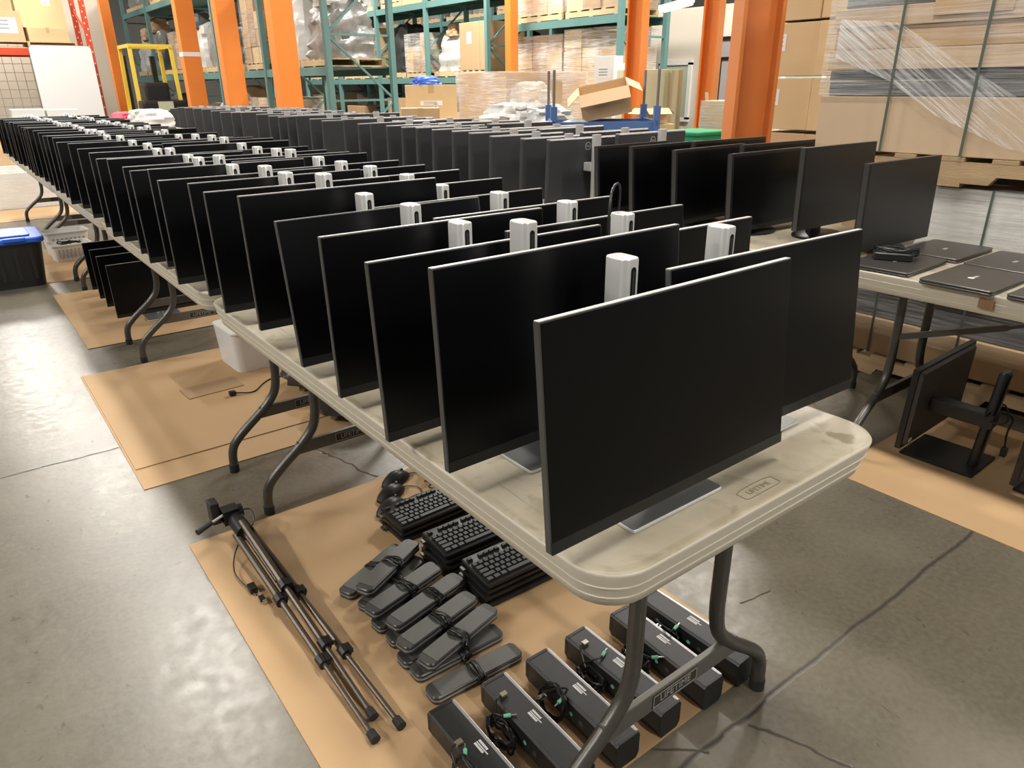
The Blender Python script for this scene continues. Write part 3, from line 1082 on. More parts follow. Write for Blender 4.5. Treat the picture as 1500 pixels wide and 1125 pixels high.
# --- tripod lying folded
t = thing('tripod', 'folded bronze camera tripod lying on the cardboard sheet', 'tripod', (0.48, 2.08, SZ), 0)
hubp = Vector((0.0, 0.0, 0.075))
feet = [(-0.018, -0.952, 0.016), (0.046, -0.955, 0.016), (0.008, -0.893, 0.016)]
starts = [(-0.022, -0.03, 0.062), (0.024, -0.03, 0.060), (0.002, -0.03, 0.098)]
for a, b in zip(starts, feet):
    a, b = Vector(a), Vector(b)
    k1, k2 = a.lerp(b, 0.40), a.lerp(b, 0.70)
    lg = MB().tube([a, k1], 0.0115, 10).obj('leg', 'tripod_bronze', t, smooth=True)
    MB().tube([k1, k2], 0.0088, 10).obj('middle_section', 'tripod_bronze', lg, smooth=True)
    MB().tube([k2, b], 0.0066, 10).obj('lower_section', 'tripod_bronze', lg, smooth=True)
    for kk, nm in ((k1, 0.017), (k2, 0.0145)):
        d = (b - a).normalized()
        c = MB().tube([kk - d * 0.018, kk + d * 0.012], nm, 10)
        c.cbox(kk.x + 0.012, kk.y, kk.z + 0.008, 0.012, 0.03, 0.012)
        c.obj('leg_clamp', 'black_plastic', lg, smooth=True)
    d = (b - a).normalized()
    MB().tube([b - d * 0.022, b + d * 0.004], [0.011, 0.0125], 10).obj('rubber_foot', 'rubber', lg, smooth=True)
MB().tube([(0, 0.02, 0.075), (0, -0.33, 0.058)], 0.009, 10).obj('center_column', 'tripod_bronze', t, smooth=True)
h = MB()
h.tube([(0, -0.06, 0.074), (0, 0.03, 0.078)], 0.027, 12)
hd = h.obj('shoulder', 'black_plastic', t, smooth=True)
h = MB()
h.cbox(-0.01, 0.055, 0.088, 0.05, 0.045, 0.05)
h.tube([(-0.035, 0.058, 0.09), (0.03, 0.058, 0.09)], 0.022, 12)
h.obj('pan_head', 'black_plastic', t, bevel=0.0)
MB().cbox(-0.05, 0.085, 0.10, 0.028, 0.05, 0.075).obj('camera_plate', 'black_plastic', t, bevel=0.005)
MB().tube([(-0.02, 0.05, 0.10), (-0.085, 0.02, 0.098)], 0.0045, 8).obj('pan_rod', 'silver', t, smooth=True)
MB().tube([(-0.075, 0.025, 0.098), (-0.125, 0.0, 0.096)], [0.008, 0.0095], 10).obj('pan_handle', 'rubber', t, smooth=True)
pth = smooth_path([(-0.01, 0.02, 0.10), (0.05, 0.03, 0.11), (0.045, -0.03, 0.08), (-0.03, -0.06, 0.05), (-0.075, -0.13, 0.012), (-0.07, -0.22, 0.008), (-0.055, -0.29, 0.008)], 2)
cbl = MB().tube(pth, 0.0024, 6).obj('usb_cable', 'cable_black', t, smooth=True)
MB().cbox(-0.055, -0.255, 0.012, 0.022, 0.034, 0.018).obj('ferrite_bead', 'black_plastic', cbl, bevel=0.004)
MB().cbox(-0.048, -0.315, 0.010, 0.014, 0.022, 0.009).obj('usb_shell', 'black_plastic', cbl)
MB().cbox(-0.046, -0.332, 0.010, 0.011, 0.014, 0.006).obj('usb_contact', 'plug_metal', cbl)

# --- desktop soundbars
sb_len, sb_w, sb_h = 0.315, 0.068, 0.072
poly = [(-0.034, 0.022), (-0.026, 0.0), (0.026, 0.0), (0.034, 0.014), (0.034, sb_h - 0.006), (0.028, sb_h), (-0.029, sb_h), (-0.034, sb_h - 0.005)]
sb_me = MB().prism(poly, 'y', -sb_len / 2 + 0.004, sb_len / 2 - 0.004).mesh('cabinet', 'speaker_black', bevel=0.0015)
sb_end = MB().prism([(x * 1.02, z * 1.015 - 0.0003) for x, z in poly], 'y', -0.005, 0.005).mesh('end_cap', 'chin_black', bevel=0.0018)
sb_edge = MB().box(0.0262, 0.0345, -sb_len / 2 + 0.005, sb_len / 2 - 0.005, sb_h - 0.006, sb_h + 0.0006).mesh('grey_edge_strip', 'speaker_edge', bevel=0.0014)
pr = MB()
rr = random.Random(3)
for row, (x, n, hh) in enumerate(((0.010, 8, 0.0052), (0.0035, 10, 0.0028), (-0.002, 8, 0.0052))):
    yy = 0.022
    for k in range(n):
        ww = rr.uniform(0.0024, 0.0040)
        pr.box(x - hh / 2, x + hh / 2, yy - ww, yy, sb_h, sb_h + 0.0003)
        yy -= ww + 0.0008
sb_print = pr.mesh('front_print', 'print_white')
sb_jack_g = MB().tube([(-0.0345, 0, 0), (-0.032, 0, 0)], 0.0055, 10).mesh('audio_jack', 'jack_green', smooth=True)
sb_jack_b = MB().tube([(-0.0352, 0, 0), (-0.032, 0, 0)], 0.0065, 10).mesh('volume_jack', 'rail_grey', smooth=True)


def coil(r, turns, thick, seed):
    q = random.Random(seed)
    pts = []
    n = int(turns * 14)
    for k in range(n):
        a = 2 * PI * k / 14
        rad = r * (0.82 + 0.22 * q.random())
        pts.append((rad * math.cos(a), rad * 0.9 * math.sin(a), q.uniform(0, thick)))
    return pts


SBX = [0.602, 0.742, 0.873, 1.004, 1.148, 1.262]
SBY = [0.915, 0.908, 0.905, 0.905, 0.895, 0.892]
# per bar: coil x, coil y, coil upright?, green plug x, y, heading, usb plug x, y
SBC = [(-0.056, -0.015, True, -0.030, 0.012, 1.0, -0.024, 0.045), (-0.060, 0.045, False, -0.044, 0.048, -0.5, -0.012, 0.098), (-0.058, 0.035, True, -0.046, 0.010, 3.4, -0.060, 0.06),
       (-0.052, 0.045, False, -0.008, 0.050, 0.4, -0.012, 0.108), (-0.066, 0.030, False, -0.060, -0.02, -0.6, -0.070, 0.05), (-0.055, 0.050, False, -0.055, 0.02, 0.2, -0.060, 0.07)]
slab = ['leftmost black soundbar, cut by the lower picture edge', 'second black soundbar from the left, plug resting on its top', 'third black soundbar from the left, cable coil beside its middle',
        'fourth black soundbar from the left, behind the left table leg', 'fifth black soundbar from the left, left of the curved right leg', 'rightmost black soundbar at the corner of the cardboard']
for i, (x, y) in enumerate(zip(SBX, SBY)):
    t = thing('soundbar', slab[i], 'soundbar', (x, y, SZ), rnd.uniform(-0.03, 0.03), 'black desktop soundbars')
    bdy = place('cabinet', sb_me, t)
    for s in (-1, 1):
        place('end_cap', sb_end, t, (0, s * (sb_len / 2 - 0.004), 0))
    place('grey_edge_strip', sb_edge, t)
    place('front_print', sb_print, t, (0.006, 0.005, 0))
    place('audio_jack', sb_jack_g, bdy, (0, -0.01, 0.04))
    place('volume_jack', sb_jack_b, bdy, (0, -0.045, 0.04))
    # leads: a loose coil lying beside the cabinet, audio and USB plugs somewhere on or near it
    cxp, cyp, up, gx, gy, ga, ux, uy = SBC[i]
    pts = []
    for px, py, pz in coil(0.050, 7, 0.05, 10 + i):
        if up:
            pts.append((cxp + px * 0.22 + pz * 0.25, cyp + py * 0.95, 0.05 + px * 0.9))
        else:
            pts.append((cxp + px * 0.40, cyp + py, 0.006 + pz))
    lead = MB().tube(smooth_path(pts, 1), 0.0027, 5).obj('coiled_lead', 'cable_black', t, smooth=True)
    on = gx > -0.034
    gz = sb_h + 0.0055 if on else 0.075
    dx_, dy_ = math.cos(ga), math.sin(ga)
    MB().tube(smooth_path([(cxp, cyp + 0.03, 0.06), (gx - dx_ * 0.03, gy - dy_ * 0.03, gz + 0.014), (gx - dx_ * 0.012, gy - dy_ * 0.012, gz + 0.002), (gx - dx_ * 0.004, gy - dy_ * 0.004, gz)], 2), 0.0024, 6).obj('audio_lead', 'cable_black', lead, smooth=True)
    MB().tube([(gx - dx_ * 0.004, gy - dy_ * 0.004, gz), (gx + dx_ * 0.012, gy + dy_ * 0.012, gz)], [0.0038, 0.0046], 8).obj('green_plug', 'jack_green', lead, smooth=True)
    MB().tube([(gx + dx_ * 0.012, gy + dy_ * 0.012, gz), (gx + dx_ * 0.026, gy + dy_ * 0.026, gz)], 0.0017, 6).obj('plug_tip', 'plug_metal', lead, smooth=True)
    uz = sb_h + 0.005 if ux > -0.034 else 0.05
    MB().tube(smooth_path([(cxp, cyp + 0.02, 0.055), (ux - 0.03, uy - 0.01, uz + 0.012), (ux - 0.008, uy, uz + 0.001)], 2), 0.0024, 6).obj('usb_lead', 'cable_black', lead, smooth=True)
    MB().cbox(ux, uy, uz, 0.016, 0.012, 0.006).obj('usb_plug', 'plug_metal', lead)

# --- slim grey soundbars in a pile with wrapped leads
bl = 0.262
slim_b = MB().rprism(bl, 0.056, 0.016, 0.0, 0.012, bev=0.003).mesh('lower_shell', 'bar_end', smooth=True)
slim_r = MB().rprism(bl + 0.0015, 0.0575, 0.0165, 0.0115, 0.0145).mesh('silver_rim', 'speaker_edge', smooth=True)
slim_t = MB().rprism(bl, 0.056, 0.016, 0.0140, 0.0245, bev=0.003).mesh('upper_shell', 'bar_end', smooth=True)
slim_g = MB().rprism(bl - 0.042, 0.052, 0.003, 0.0240, 0.0253).mesh('fabric_grille', 'bar_grey')


def bar(label, a, b, z, cable=True, seed=0, pitch=0.0):
    a, b = Vector(a), Vector(b)
    c = (a + b) / 2
    rz = math.atan2(b.y - a.y, b.x - a.x)
    t = thing('slim_soundbar', label, 'soundbar', (c.x, c.y, z), rz, 'slim grey soundbars in the pile')
    t.rotation_euler = (0, pitch, rz)
    place('lower_shell', slim_b, t)
    place('silver_rim', slim_r, t)
    u = place('upper_shell', slim_t, t)
    place('fabric_grille', slim_g, u)
    if cable:
        q = random.Random(seed)
        pts = []
        x0 = q.uniform(-0.01, 0.03)
        for k in range(7 * 10):
            an = 2 * PI * k / 10
            pts.append((x0 + (k / 70 - 0.5) * 0.028 + q.uniform(-0.006, 0.006), 0.033 * math.cos(an), 0.013 + 0.017 * math.sin(an) + q.uniform(0, 0.003)))
        w = MB().tube(smooth_path(pts, 1), 0.0025, 5).obj('wrapped_lead', 'cable_black', t, smooth=True)
        pp = [(x0 + q.uniform(-0.02, 0.02), -0.036 + q.uniform(-0.008, 0.008), 0.014 + 0.010 * math.sin(k)) for k in range(9)]
        MB().tube(smooth_path(pp, 2), 0.0021, 5).obj('loose_loop', 'cable_black', w, smooth=True)
    return t


B = SZ
bars = [((0.628, 1.628), (0.858, 1.730), B, 'slim grey soundbar at the upper left end of the pile'),
        ((0.640, 1.540), (0.880, 1.640), B, 'slim soundbar under the second one, at the upper left of the pile'),
        ((0.648, 1.568), (0.895, 1.690), B + 0.031, 'slim grey soundbar second from the top left, silver plug beside it'),
        ((0.640, 1.455), (0.880, 1.478), B, 'lower slim soundbar in the left middle of the pile, mostly covered'),
        ((0.632, 1.480), (0.880, 1.540), B + 0.031, 'brownish slim soundbar crossing the middle of the pile'),
        ((0.640, 1.385), (0.890, 1.372), B, 'lower slim soundbar in the middle of the pile, mostly covered'),
        ((0.652, 1.398), (0.905, 1.455), B + 0.031, 'topmost slim grey soundbar in the middle, bundled lead around it'),
        ((0.636, 1.312), (0.885, 1.365), B + 0.031, 'lighter slim soundbar just below the topmost one'),
        ((0.636, 1.300), (0.870, 1.300), B, 'hidden lower slim soundbar beneath the lighter one'),
        ((0.646, 1.226), (0.905, 1.290), B + 0.031, 'slim grey soundbar second from the lower end, silver edge catching light'),
        ((0.642, 1.243), (0.872, 1.238), B, 'lower slim soundbar near the lower end of the pile, covered'),
        ((0.634, 1.160), (0.872, 1.150), B, 'lowest slim grey soundbar next to the big black soundbars')]
for i, (a, b, z, lab) in enumerate(bars):
    bar(lab, a, b, z, True, 40 + i)

# --- keyboards in three stacks
kb_w, kb_d, kb_h = 0.44, 0.142, 0.020
kb_body = MB().loft([[(x, y, 0.0) for x, y in rrect(kb_w - 0.008, kb_d - 0.008, 0.006, 2)], [(x, y, 0.004) for x, y in rrect(kb_w, kb_d, 0.008, 2)],
                     [(x, y, 0.013 + 0.05 * (y + kb_d / 2)) for x, y in rrect(kb_w, kb_d, 0.008, 2)],
                     [(x, y, 0.0145 + 0.05 * (y + kb_d / 2)) for x, y in rrect(kb_w - 0.006, kb_d - 0.006, 0.006, 2)]]).mesh('keyboard_body', 'black_plastic', smooth=True)


def keycaps():
    m = MB()

    def key(x0, x1, y0, y1):
        zc = 0.0142 + 0.05 * ((y0 + y1) / 2 + kb_d / 2)
        g = 0.0011
        x0 += g
        x1 -= g
        y0 += g
        y1 -= g
        m.loft([[(x0, y0, zc), (x1, y0, zc), (x1, y1, zc), (x0, y1, zc)],
                [(x0 + 0.0022, y0 + 0.0022, zc + 0.0062), (x1 - 0.0022, y0 + 0.0022, zc + 0.0062), (x1 - 0.0022, y1 - 0.0012, zc + 0.0066), (x0 + 0.0022, y1 - 0.0012, zc + 0.0066)]])
    u = 0.0188
    X0 = -kb_w / 2 + 0.010
    ys = [-kb_d / 2 + 0.010 + 0.0188 * r for r in range(5)] + [kb_d / 2 - 0.026]
    rows = [[1.25, 1.25, 1.25, 6.25, 1.25, 1.25, 1.25, 1.25], [2.25] + [1] * 10 + [2.75], [1.75] + [1] * 11 + [2.25], [1.5] + [1] * 12 + [1.5], [1] * 13 + [2], None]
    for r in range(5):
        x = X0
        for wdt in rows[r]:
            key(x, x + wdt * u, ys[r], ys[r] + u)
            x += wdt * u
        # navigation and number pads
        for k in range(3):
            if r in (0, 3, 4) or (r == 1 and k == 1):
                key(X0 + (15.35 + k) * u, X0 + (16.35 + k) * u, ys[r], ys[r] + u)
        for k in range(4):
            key(X0 + (18.65 + k) * u, X0 + (19.65 + k) * u, ys[r], ys[r] + u)
    x = X0
    for k in range(13):
        key(x, x + u, ys[5], ys[5] + u * 0.8)
        x += u * (2 if k == 0 else 1.5 if k in (4, 8) else 1.0)
    return m


kb_keys = keycaps().mesh('keycaps', 'key_dark')
stacks = [((0.905, 1.520), -0.02, 'middle', 4), ((0.925, 1.330), -0.03, 'near', 4), ((0.885, 1.762), 0.02, 'far', 3)]
num = ['bottom', 'second from bottom', 'third from bottom', 'top']
for (x0, y0), rz, nm, n in stacks:
    cx = x0 + kb_w / 2
    cy = y0 + kb_d / 2
    for k in range(n):
        top = k == n - 1
        lab = ('black keyboard on top of the %s stack, keys facing up' % nm) if top else 'black keyboard in the %s stack under the table, %s' % (nm, num[k])
        t = thing('keyboard', lab, 'keyboard', (cx + (0 if top else rnd.uniform(-0.008, 0.006)), cy + (0 if top else rnd.uniform(-0.004, 0.004)), SZ + k * 0.0215), rz, 'stacked black keyboards')
        place('keyboard_body', kb_body, t)
        if top:
            tag(place('keycaps', kb_keys, t), None, kind='stuff')
        pth = smooth_path([(-0.05, kb_d / 2 - 0.01, 0.012), (-0.06, kb_d / 2 + 0.012, 0.014), (-0.12, kb_d / 2 + 0.010, 0.010), (-0.20, kb_d / 2 + 0.006, 0.010), (-kb_w / 2 - 0.010, kb_d / 2 - 0.02, 0.010)], 2)
        ld = MB().tube(pth, 0.002, 5).obj('keyboard_lead', 'cable_black', t, smooth=True)
        MB().cbox(-kb_w / 2 - 0.012, kb_d / 2 - 0.03, 0.010, 0.008, 0.02, 0.007).obj('usb_plug', 'rail_grey', ld)

# --- mice and a headset behind the keyboards
def mouse(label, x, y, rz):
    rings = []
    for k in range(9):
        u = k / 8
        s = max(0.03, math.sin(PI * (0.04 + 0.92 * u)) ** 0.45)
        yy = -0.056 + 0.112 * u
        hgt = 0.036 * (math.sin(PI * (0.06 + 0.86 * u)) ** 0.8)
        ring = [(0.031 * s * math.cos(2 * PI * j / 14), yy, max(0.001, 0.004 + (hgt - 0.004) * max(0, math.sin(2 * PI * j / 14)) - 0.003 * max(0, -math.sin(2 * PI * j / 14)))) for j in range(14)]
        rings.append([(a * 1.12, b * 1.12, c * 1.2) for a, b, c in ring])
    t = thing('computer_mouse', label, 'mouse', (x, y, SZ), rz, 'black mice behind the keyboards')
    MB().loft(rings).obj('mouse_shell', 'screen_grey', t, smooth=True)
    MB().tube([(-0.003, 0.034, 0.036), (0.003, 0.034, 0.036)], 0.006, 10).obj('scroll_wheel', 'rail_grey', t, smooth=True)
    MB().tube(smooth_path([(0, 0.054, 0.008), (0.01, 0.08, 0.004), (0.05, 0.10, 0.003), (0.10, 0.06, 0.003)], 2), 0.0018, 5).obj('mouse_lead', 'cable_black', t, smooth=True)
    return t


mouse('shiny black mouse farthest from the keyboards, first of three', 1.062, 2.122, -1.25)
mouse('shiny black mouse in the middle of three behind the keyboards', 1.000, 2.045, -1.2)
mouse('shiny black mouse touching the far keyboard stack, third of three', 0.955, 1.965, -1.15)
t = thing('headset', 'black headset lying under the table behind the mice', 'headset', (1.27, 2.09, SZ))
MB().tube([(0.085 * math.cos(a), 0.085 * math.sin(a), 0.03 + 0.01 * math.sin(a)) for a in [PI * k / 14 - 0.2 for k in range(17)]], 0.007, 8).obj('headband', 'black_plastic', t, smooth=True)
for s in (-1, 1):
    MB().tube([(s * 0.078 - 0.012, -0.01, 0.034), (s * 0.078 + 0.012, -0.01, 0.034)], 0.033, 14).obj('ear_cup', 'rubber', t, smooth=True)
t = thing('cable_tangle', 'loose black cables lying beside the mice under the table', 'cables', (1.22, 1.98, SZ))
q = random.Random(5)
pts = [(q.uniform(-0.1, 0.1), q.uniform(-0.05, 0.05), q.uniform(0.003, 0.035)) for k in range(34)]
MB().tube(smooth_path(pts, 2), 0.0024, 5).obj('lead', 'cable_black', t, smooth=True)

# ================================================================== UNDER THE SECOND TABLE
def bin_shape(w, d, h, wall, taper=0.06, r=0.04):
    m = MB()
    rings = [[(x, y, 0) for x, y in rrect(w * (1 - taper), d * (1 - taper), r, 4)], [(x, y, h) for x, y in rrect(w, d, r, 4)], [(x, y, h) for x, y in rrect(w - 2 * wall, d - 2 * wall, r, 4)],
             [(x, y, wall) for x, y in rrect(w * (1 - taper) - 2 * wall, d * (1 - taper) - 2 * wall, r, 4)]]
    m.loft(rings)
    return m


t = thing('storage_tub', 'translucent white plastic tub on cardboard under the second table', 'tub', (1.15, 3.72, 0.009), 0.05)
bin_shape(0.42, 0.30, 0.20, 0.004).obj('tub_body', 'tub_clear', t, smooth=True)
MB().rprism(0.43, 0.31, 0.04, 0.2, 0.214, bev=0.004).obj('tub_lid', 'tub_white', t, smooth=True)
for k in range(2):
    y, x, ln = ((3.16, 1.22, 0.36), (2.79, 1.22, 0.30))[k]
    t = thing('equipment_bag', ['crumpled black bag of cables under the second table, far one', 'crumpled black bag of cables lying between first and second table'][k], 'bag', (x, y, 0.0042 if k else 0.0085))
    q = random.Random(20 + k)
    rings = []
    for i in range(9):
        u = i / 8
        rr_ = math.sin(PI * (0.05 + 0.9 * u)) ** 0.5
        rings.append([(0.17 * rr_ * math.cos(2 * PI * j / 12) * q.uniform(0.8, 1.15), -ln / 2 + ln * u, 0.075 + 0.075 * rr_ * math.sin(2 * PI * j / 12) * q.uniform(0.75, 1.0)) for j in range(12)])
    MB().loft(rings).obj('bag_body', 'bag_dark', t, smooth=True, angle=0.8)
    pts = [(q.uniform(-0.17, 0.1), q.uniform(-0.1, 0.1), q.uniform(0.10, 0.17)) for _ in range(14)]
    MB().tube(smooth_path(pts, 2), 0.004, 6).obj('strap', 'cable_black', t, smooth=True)
t = thing('power_lead', 'thin black power lead trailing over the cardboard by the white tub', 'cable', (0.95, 3.33, 0.0085))
MB().tube(smooth_path([(-0.10, -0.02, 0.012), (-0.02, -0.06, 0.003), (0.05, 0.03, 0.003), (0.12, 0.08, 0.003), (0.22, 0.05, 0.003)], 2), 0.003, 6).obj('lead', 'cable_black', t, smooth=True)
MB().cbox(-0.11, -0.02, 0.012, 0.03, 0.026, 0.02).obj('plug', 'black_plastic', t, bevel=0.004)

# ================================================================== LEFT: TOTE, TUBS, SLABS
t = thing('storage_tote', 'black plastic tote with a bright blue lid on the floor at left', 'tote', (0.115, 6.56, 0), 0.0)
bin_shape(0.68, 0.50, 0.33, 0.006, 0.10, 0.05).obj('tote_body', 'black_plastic', t, smooth=True)
rb = MB()
for k in range(6):
    rb.box(-0.26 + k * 0.1, -0.235 + k * 0.1, -0.247, -0.23, 0.06, 0.30)
rb.obj('wall_ribs', 'black_plastic', t)
ld = MB()
ld.rprism(0.72, 0.54, 0.06, 0.325, 0.365, bev=0.008)
ld.rprism(0.56, 0.38, 0.03, 0.365, 0.378, bev=0.005)
lid = ld.obj('lid', 'tote_blue', t, smooth=True)
for s in (-1, 1):
    MB().rprism(0.14, 0.05, 0.015, 0.345, 0.372, cx=s * 0.17, cy=-0.265, bev=0.004).obj('latch', 'tote_blue', lid, smooth=True)


def basket(label, x, y, z, w, d, h):
    t = thing('plastic_basket', label, 'basket', (x, y, z), 0.1, 'white plastic baskets')
    bin_shape(w, d, h, 0.006, 0.14, 0.03).obj('basket_body', 'tub_white', t, smooth=True)
    sl = MB()
    for k in range(8):
        sl.box(-w * 0.36 + k * w * 0.1, -w * 0.36 + k * w * 0.1 + w * 0.04, -d * 0.5 - 0.001, -d * 0.44, h * 0.25, h * 0.75)
    sl.obj('slats', 'paper_grey', t)
    MB().loft([[(x_, y_, h - 0.006) for x_, y_ in rrect(w + 0.02, d + 0.02, 0.035, 4)], [(x_, y_, h + 0.004) for x_, y_ in rrect(w + 0.02, d + 0.02, 0.035, 4)],
               [(x_, y_, h + 0.004) for x_, y_ in rrect(w - 0.01, d - 0.01, 0.03, 4)], [(x_, y_, h - 0.006) for x_, y_ in rrect(w - 0.01, d - 0.01, 0.03, 4)]], cap=False).obj('rim', 'tub_white', t, smooth=True)
    return t


b1 = basket('slatted white basket with black cable in it, beside the floor monitors', 0.705, 7.20, 0.0037, 0.30, 0.22, 0.14)
q = random.Random(8)
pts = [(q.uniform(-0.10, 0.10), q.uniform(-0.06, 0.06), q.uniform(0.10, 0.16)) for _ in range(20)]
c = thing('coiled_cable', 'black coiled cable lying in the slatted white basket', 'cable', (0.705, 7.20, 0.012))
MB().tube(smooth_path(pts, 2), 0.006, 6).obj('lead', 'cable_black', c, smooth=True)
basket('larger white basket with lid behind the slatted one', 0.72, 7.50, 0.0037, 0.34, 0.22, 0.20)
for k, (x0, x1, y0, y1, z0, z1, lab) in enumerate(((-1.2, 1.3, 10.8, 11.5, 0.0, 0.42, 'long pale grey slab block on the floor at far left'), (-1.2, 1.3, 10.9, 11.45, 0.42, 0.50, 'thin pale board on the grey slab block at far left'))):
    o = MB().box(x0, x1, y0, y1, z0, z1).obj('packing_slab', 'tub_white' if k else 'wrap_grey', bevel=0.006)
    tag(o, lab, 'slab')
# brown cartons on the slabs
def carton(label, cx, cy, z, w, d, h, rz=0.0, m='carton_0', stickers=(), group=None, open_top=False, tape=True, name='carton'):
    t = thing(name, label, 'box', (cx, cy, z), rz, group)
    if open_top:
        wl = 0.006
        b = MB()
        b.box(-w / 2, w / 2, -d / 2, d / 2, 0, wl)
        b.box(-w / 2, w / 2, -d / 2, -d / 2 + wl, wl, h)
        b.box(-w / 2, w / 2, d / 2 - wl, d / 2, wl, h)
        b.box(-w / 2, -w / 2 + wl, -d / 2 + wl, d / 2 - wl, wl, h)
        b.box(w / 2 - wl, w / 2, -d / 2 + wl, d / 2 - wl, wl, h)
        body = b.obj('box_body', m, t)
        fl_ = d * 0.42
        for (ax, sgn, ln) in (('y', -1, w), ('y', 1, w), ('x', -1, d), ('x', 1, d)):
            f = MB()
            drop, out = -fl_ * 0.55, fl_ * 0.8
            if ax == 'y':
                yb = sgn * d / 2
                f.add([(-ln / 2, yb, h), (ln / 2, yb, h), (ln / 2 + 0.0, yb + sgn * out, h + drop), (-ln / 2, yb + sgn * out, h + drop),
                       (-ln / 2, yb, h + 0.005), (ln / 2, yb, h + 0.005), (ln / 2, yb + sgn * out, h + drop + 0.005), (-ln / 2, yb + sgn * out, h + drop + 0.005)],
                      [(0, 3, 2, 1), (4, 5, 6, 7), (0, 1, 5, 4), (1, 2, 6, 5), (2, 3, 7, 6), (3, 0, 4, 7)])
            else:
                xb = sgn * w / 2
                f.add([(xb, -ln / 2, h), (xb, ln / 2, h), (xb + sgn * out, ln / 2, h + drop), (xb + sgn * out, -ln / 2, h + drop),
                       (xb, -ln / 2, h + 0.005), (xb, ln / 2, h + 0.005), (xb + sgn * out, ln / 2, h + drop + 0.005), (xb + sgn * out, -ln / 2, h + drop + 0.005)],
                      [(0, 3, 2, 1), (4, 5, 6, 7), (0, 1, 5, 4), (1, 2, 6, 5), (2, 3, 7, 6), (3, 0, 4, 7)])
            f.obj('flap', m, t)
    else:
        body = MB().box(-w / 2, w / 2, -d / 2, d / 2, 0, h).obj('box_body', m, t, bevel=min(0.006, h * 0.05))
        if tape:
            tp = MB()
            tp.box(-0.03, 0.03, -d / 2 - 0.0015, d / 2 + 0.0015, h - 0.001, h + 0.0012)
            tp.box(-0.03, 0.03, -d / 2 - 0.0018, -d / 2 + 0.0005, h - min(0.09, h * 0.4), h)
            tp.box(-0.03, 0.03, d / 2 - 0.0005, d / 2 + 0.0018, h - min(0.09, h * 0.4), h)
            tp.obj('packing_tape', 'tape_tan', t)
    for (face, u, v, sw, sh) in stickers:
        s = MB()
        lines = MB()
        if face == '-y':
            s.box(u - sw / 2, u + sw / 2, -d / 2 - 0.0025, -d / 2, v - sh / 2, v + sh / 2)
            for k in range(3):
                lines.box(u - sw * 0.35, u + sw * 0.25, -d / 2 - 0.003, -d / 2 - 0.002, v + sh * (0.3 - 0.25 * k) - sh * 0.05, v + sh * (0.3 - 0.25 * k) + sh * 0.05)
        else:
            s.box(-w / 2 - 0.0025, -w / 2, u - sw / 2, u + sw / 2, v - sh / 2, v + sh / 2)
            for k in range(3):
                lines.box(-w / 2 - 0.003, -w / 2 - 0.002, u - sw * 0.25, u + sw * 0.35, v + sh * (0.3 - 0.25 * k) - sh * 0.05, v + sh * (0.3 - 0.25 * k) + sh * 0.05)
        so = s.obj('shipping_label', 'paper_white', t)
        lines.obj('label_print', 'paper_grey', so)
    return t


carton('long flat brown carton on the slab block at far left edge', 0.25, 11.2, 0.503, 1.6, 0.5, 0.16, m='carton_1')
carton('tall brown carton at far left, above the flat long one', 0.25, 11.2, 0.664, 1.5, 0.48, 0.34, m='carton_3')
for k in range(2):
    o = MB().box(-1.0, 1.9, 12.6 + k * 0.9, 13.3 + k * 0.9, 0, 0.30).obj('packing_slab', 'tub_white', bevel=0.01)
    tag(o, ['low white slab on the floor beyond the long grey block', 'farthest low white slab on the floor at left'][k], 'slab')

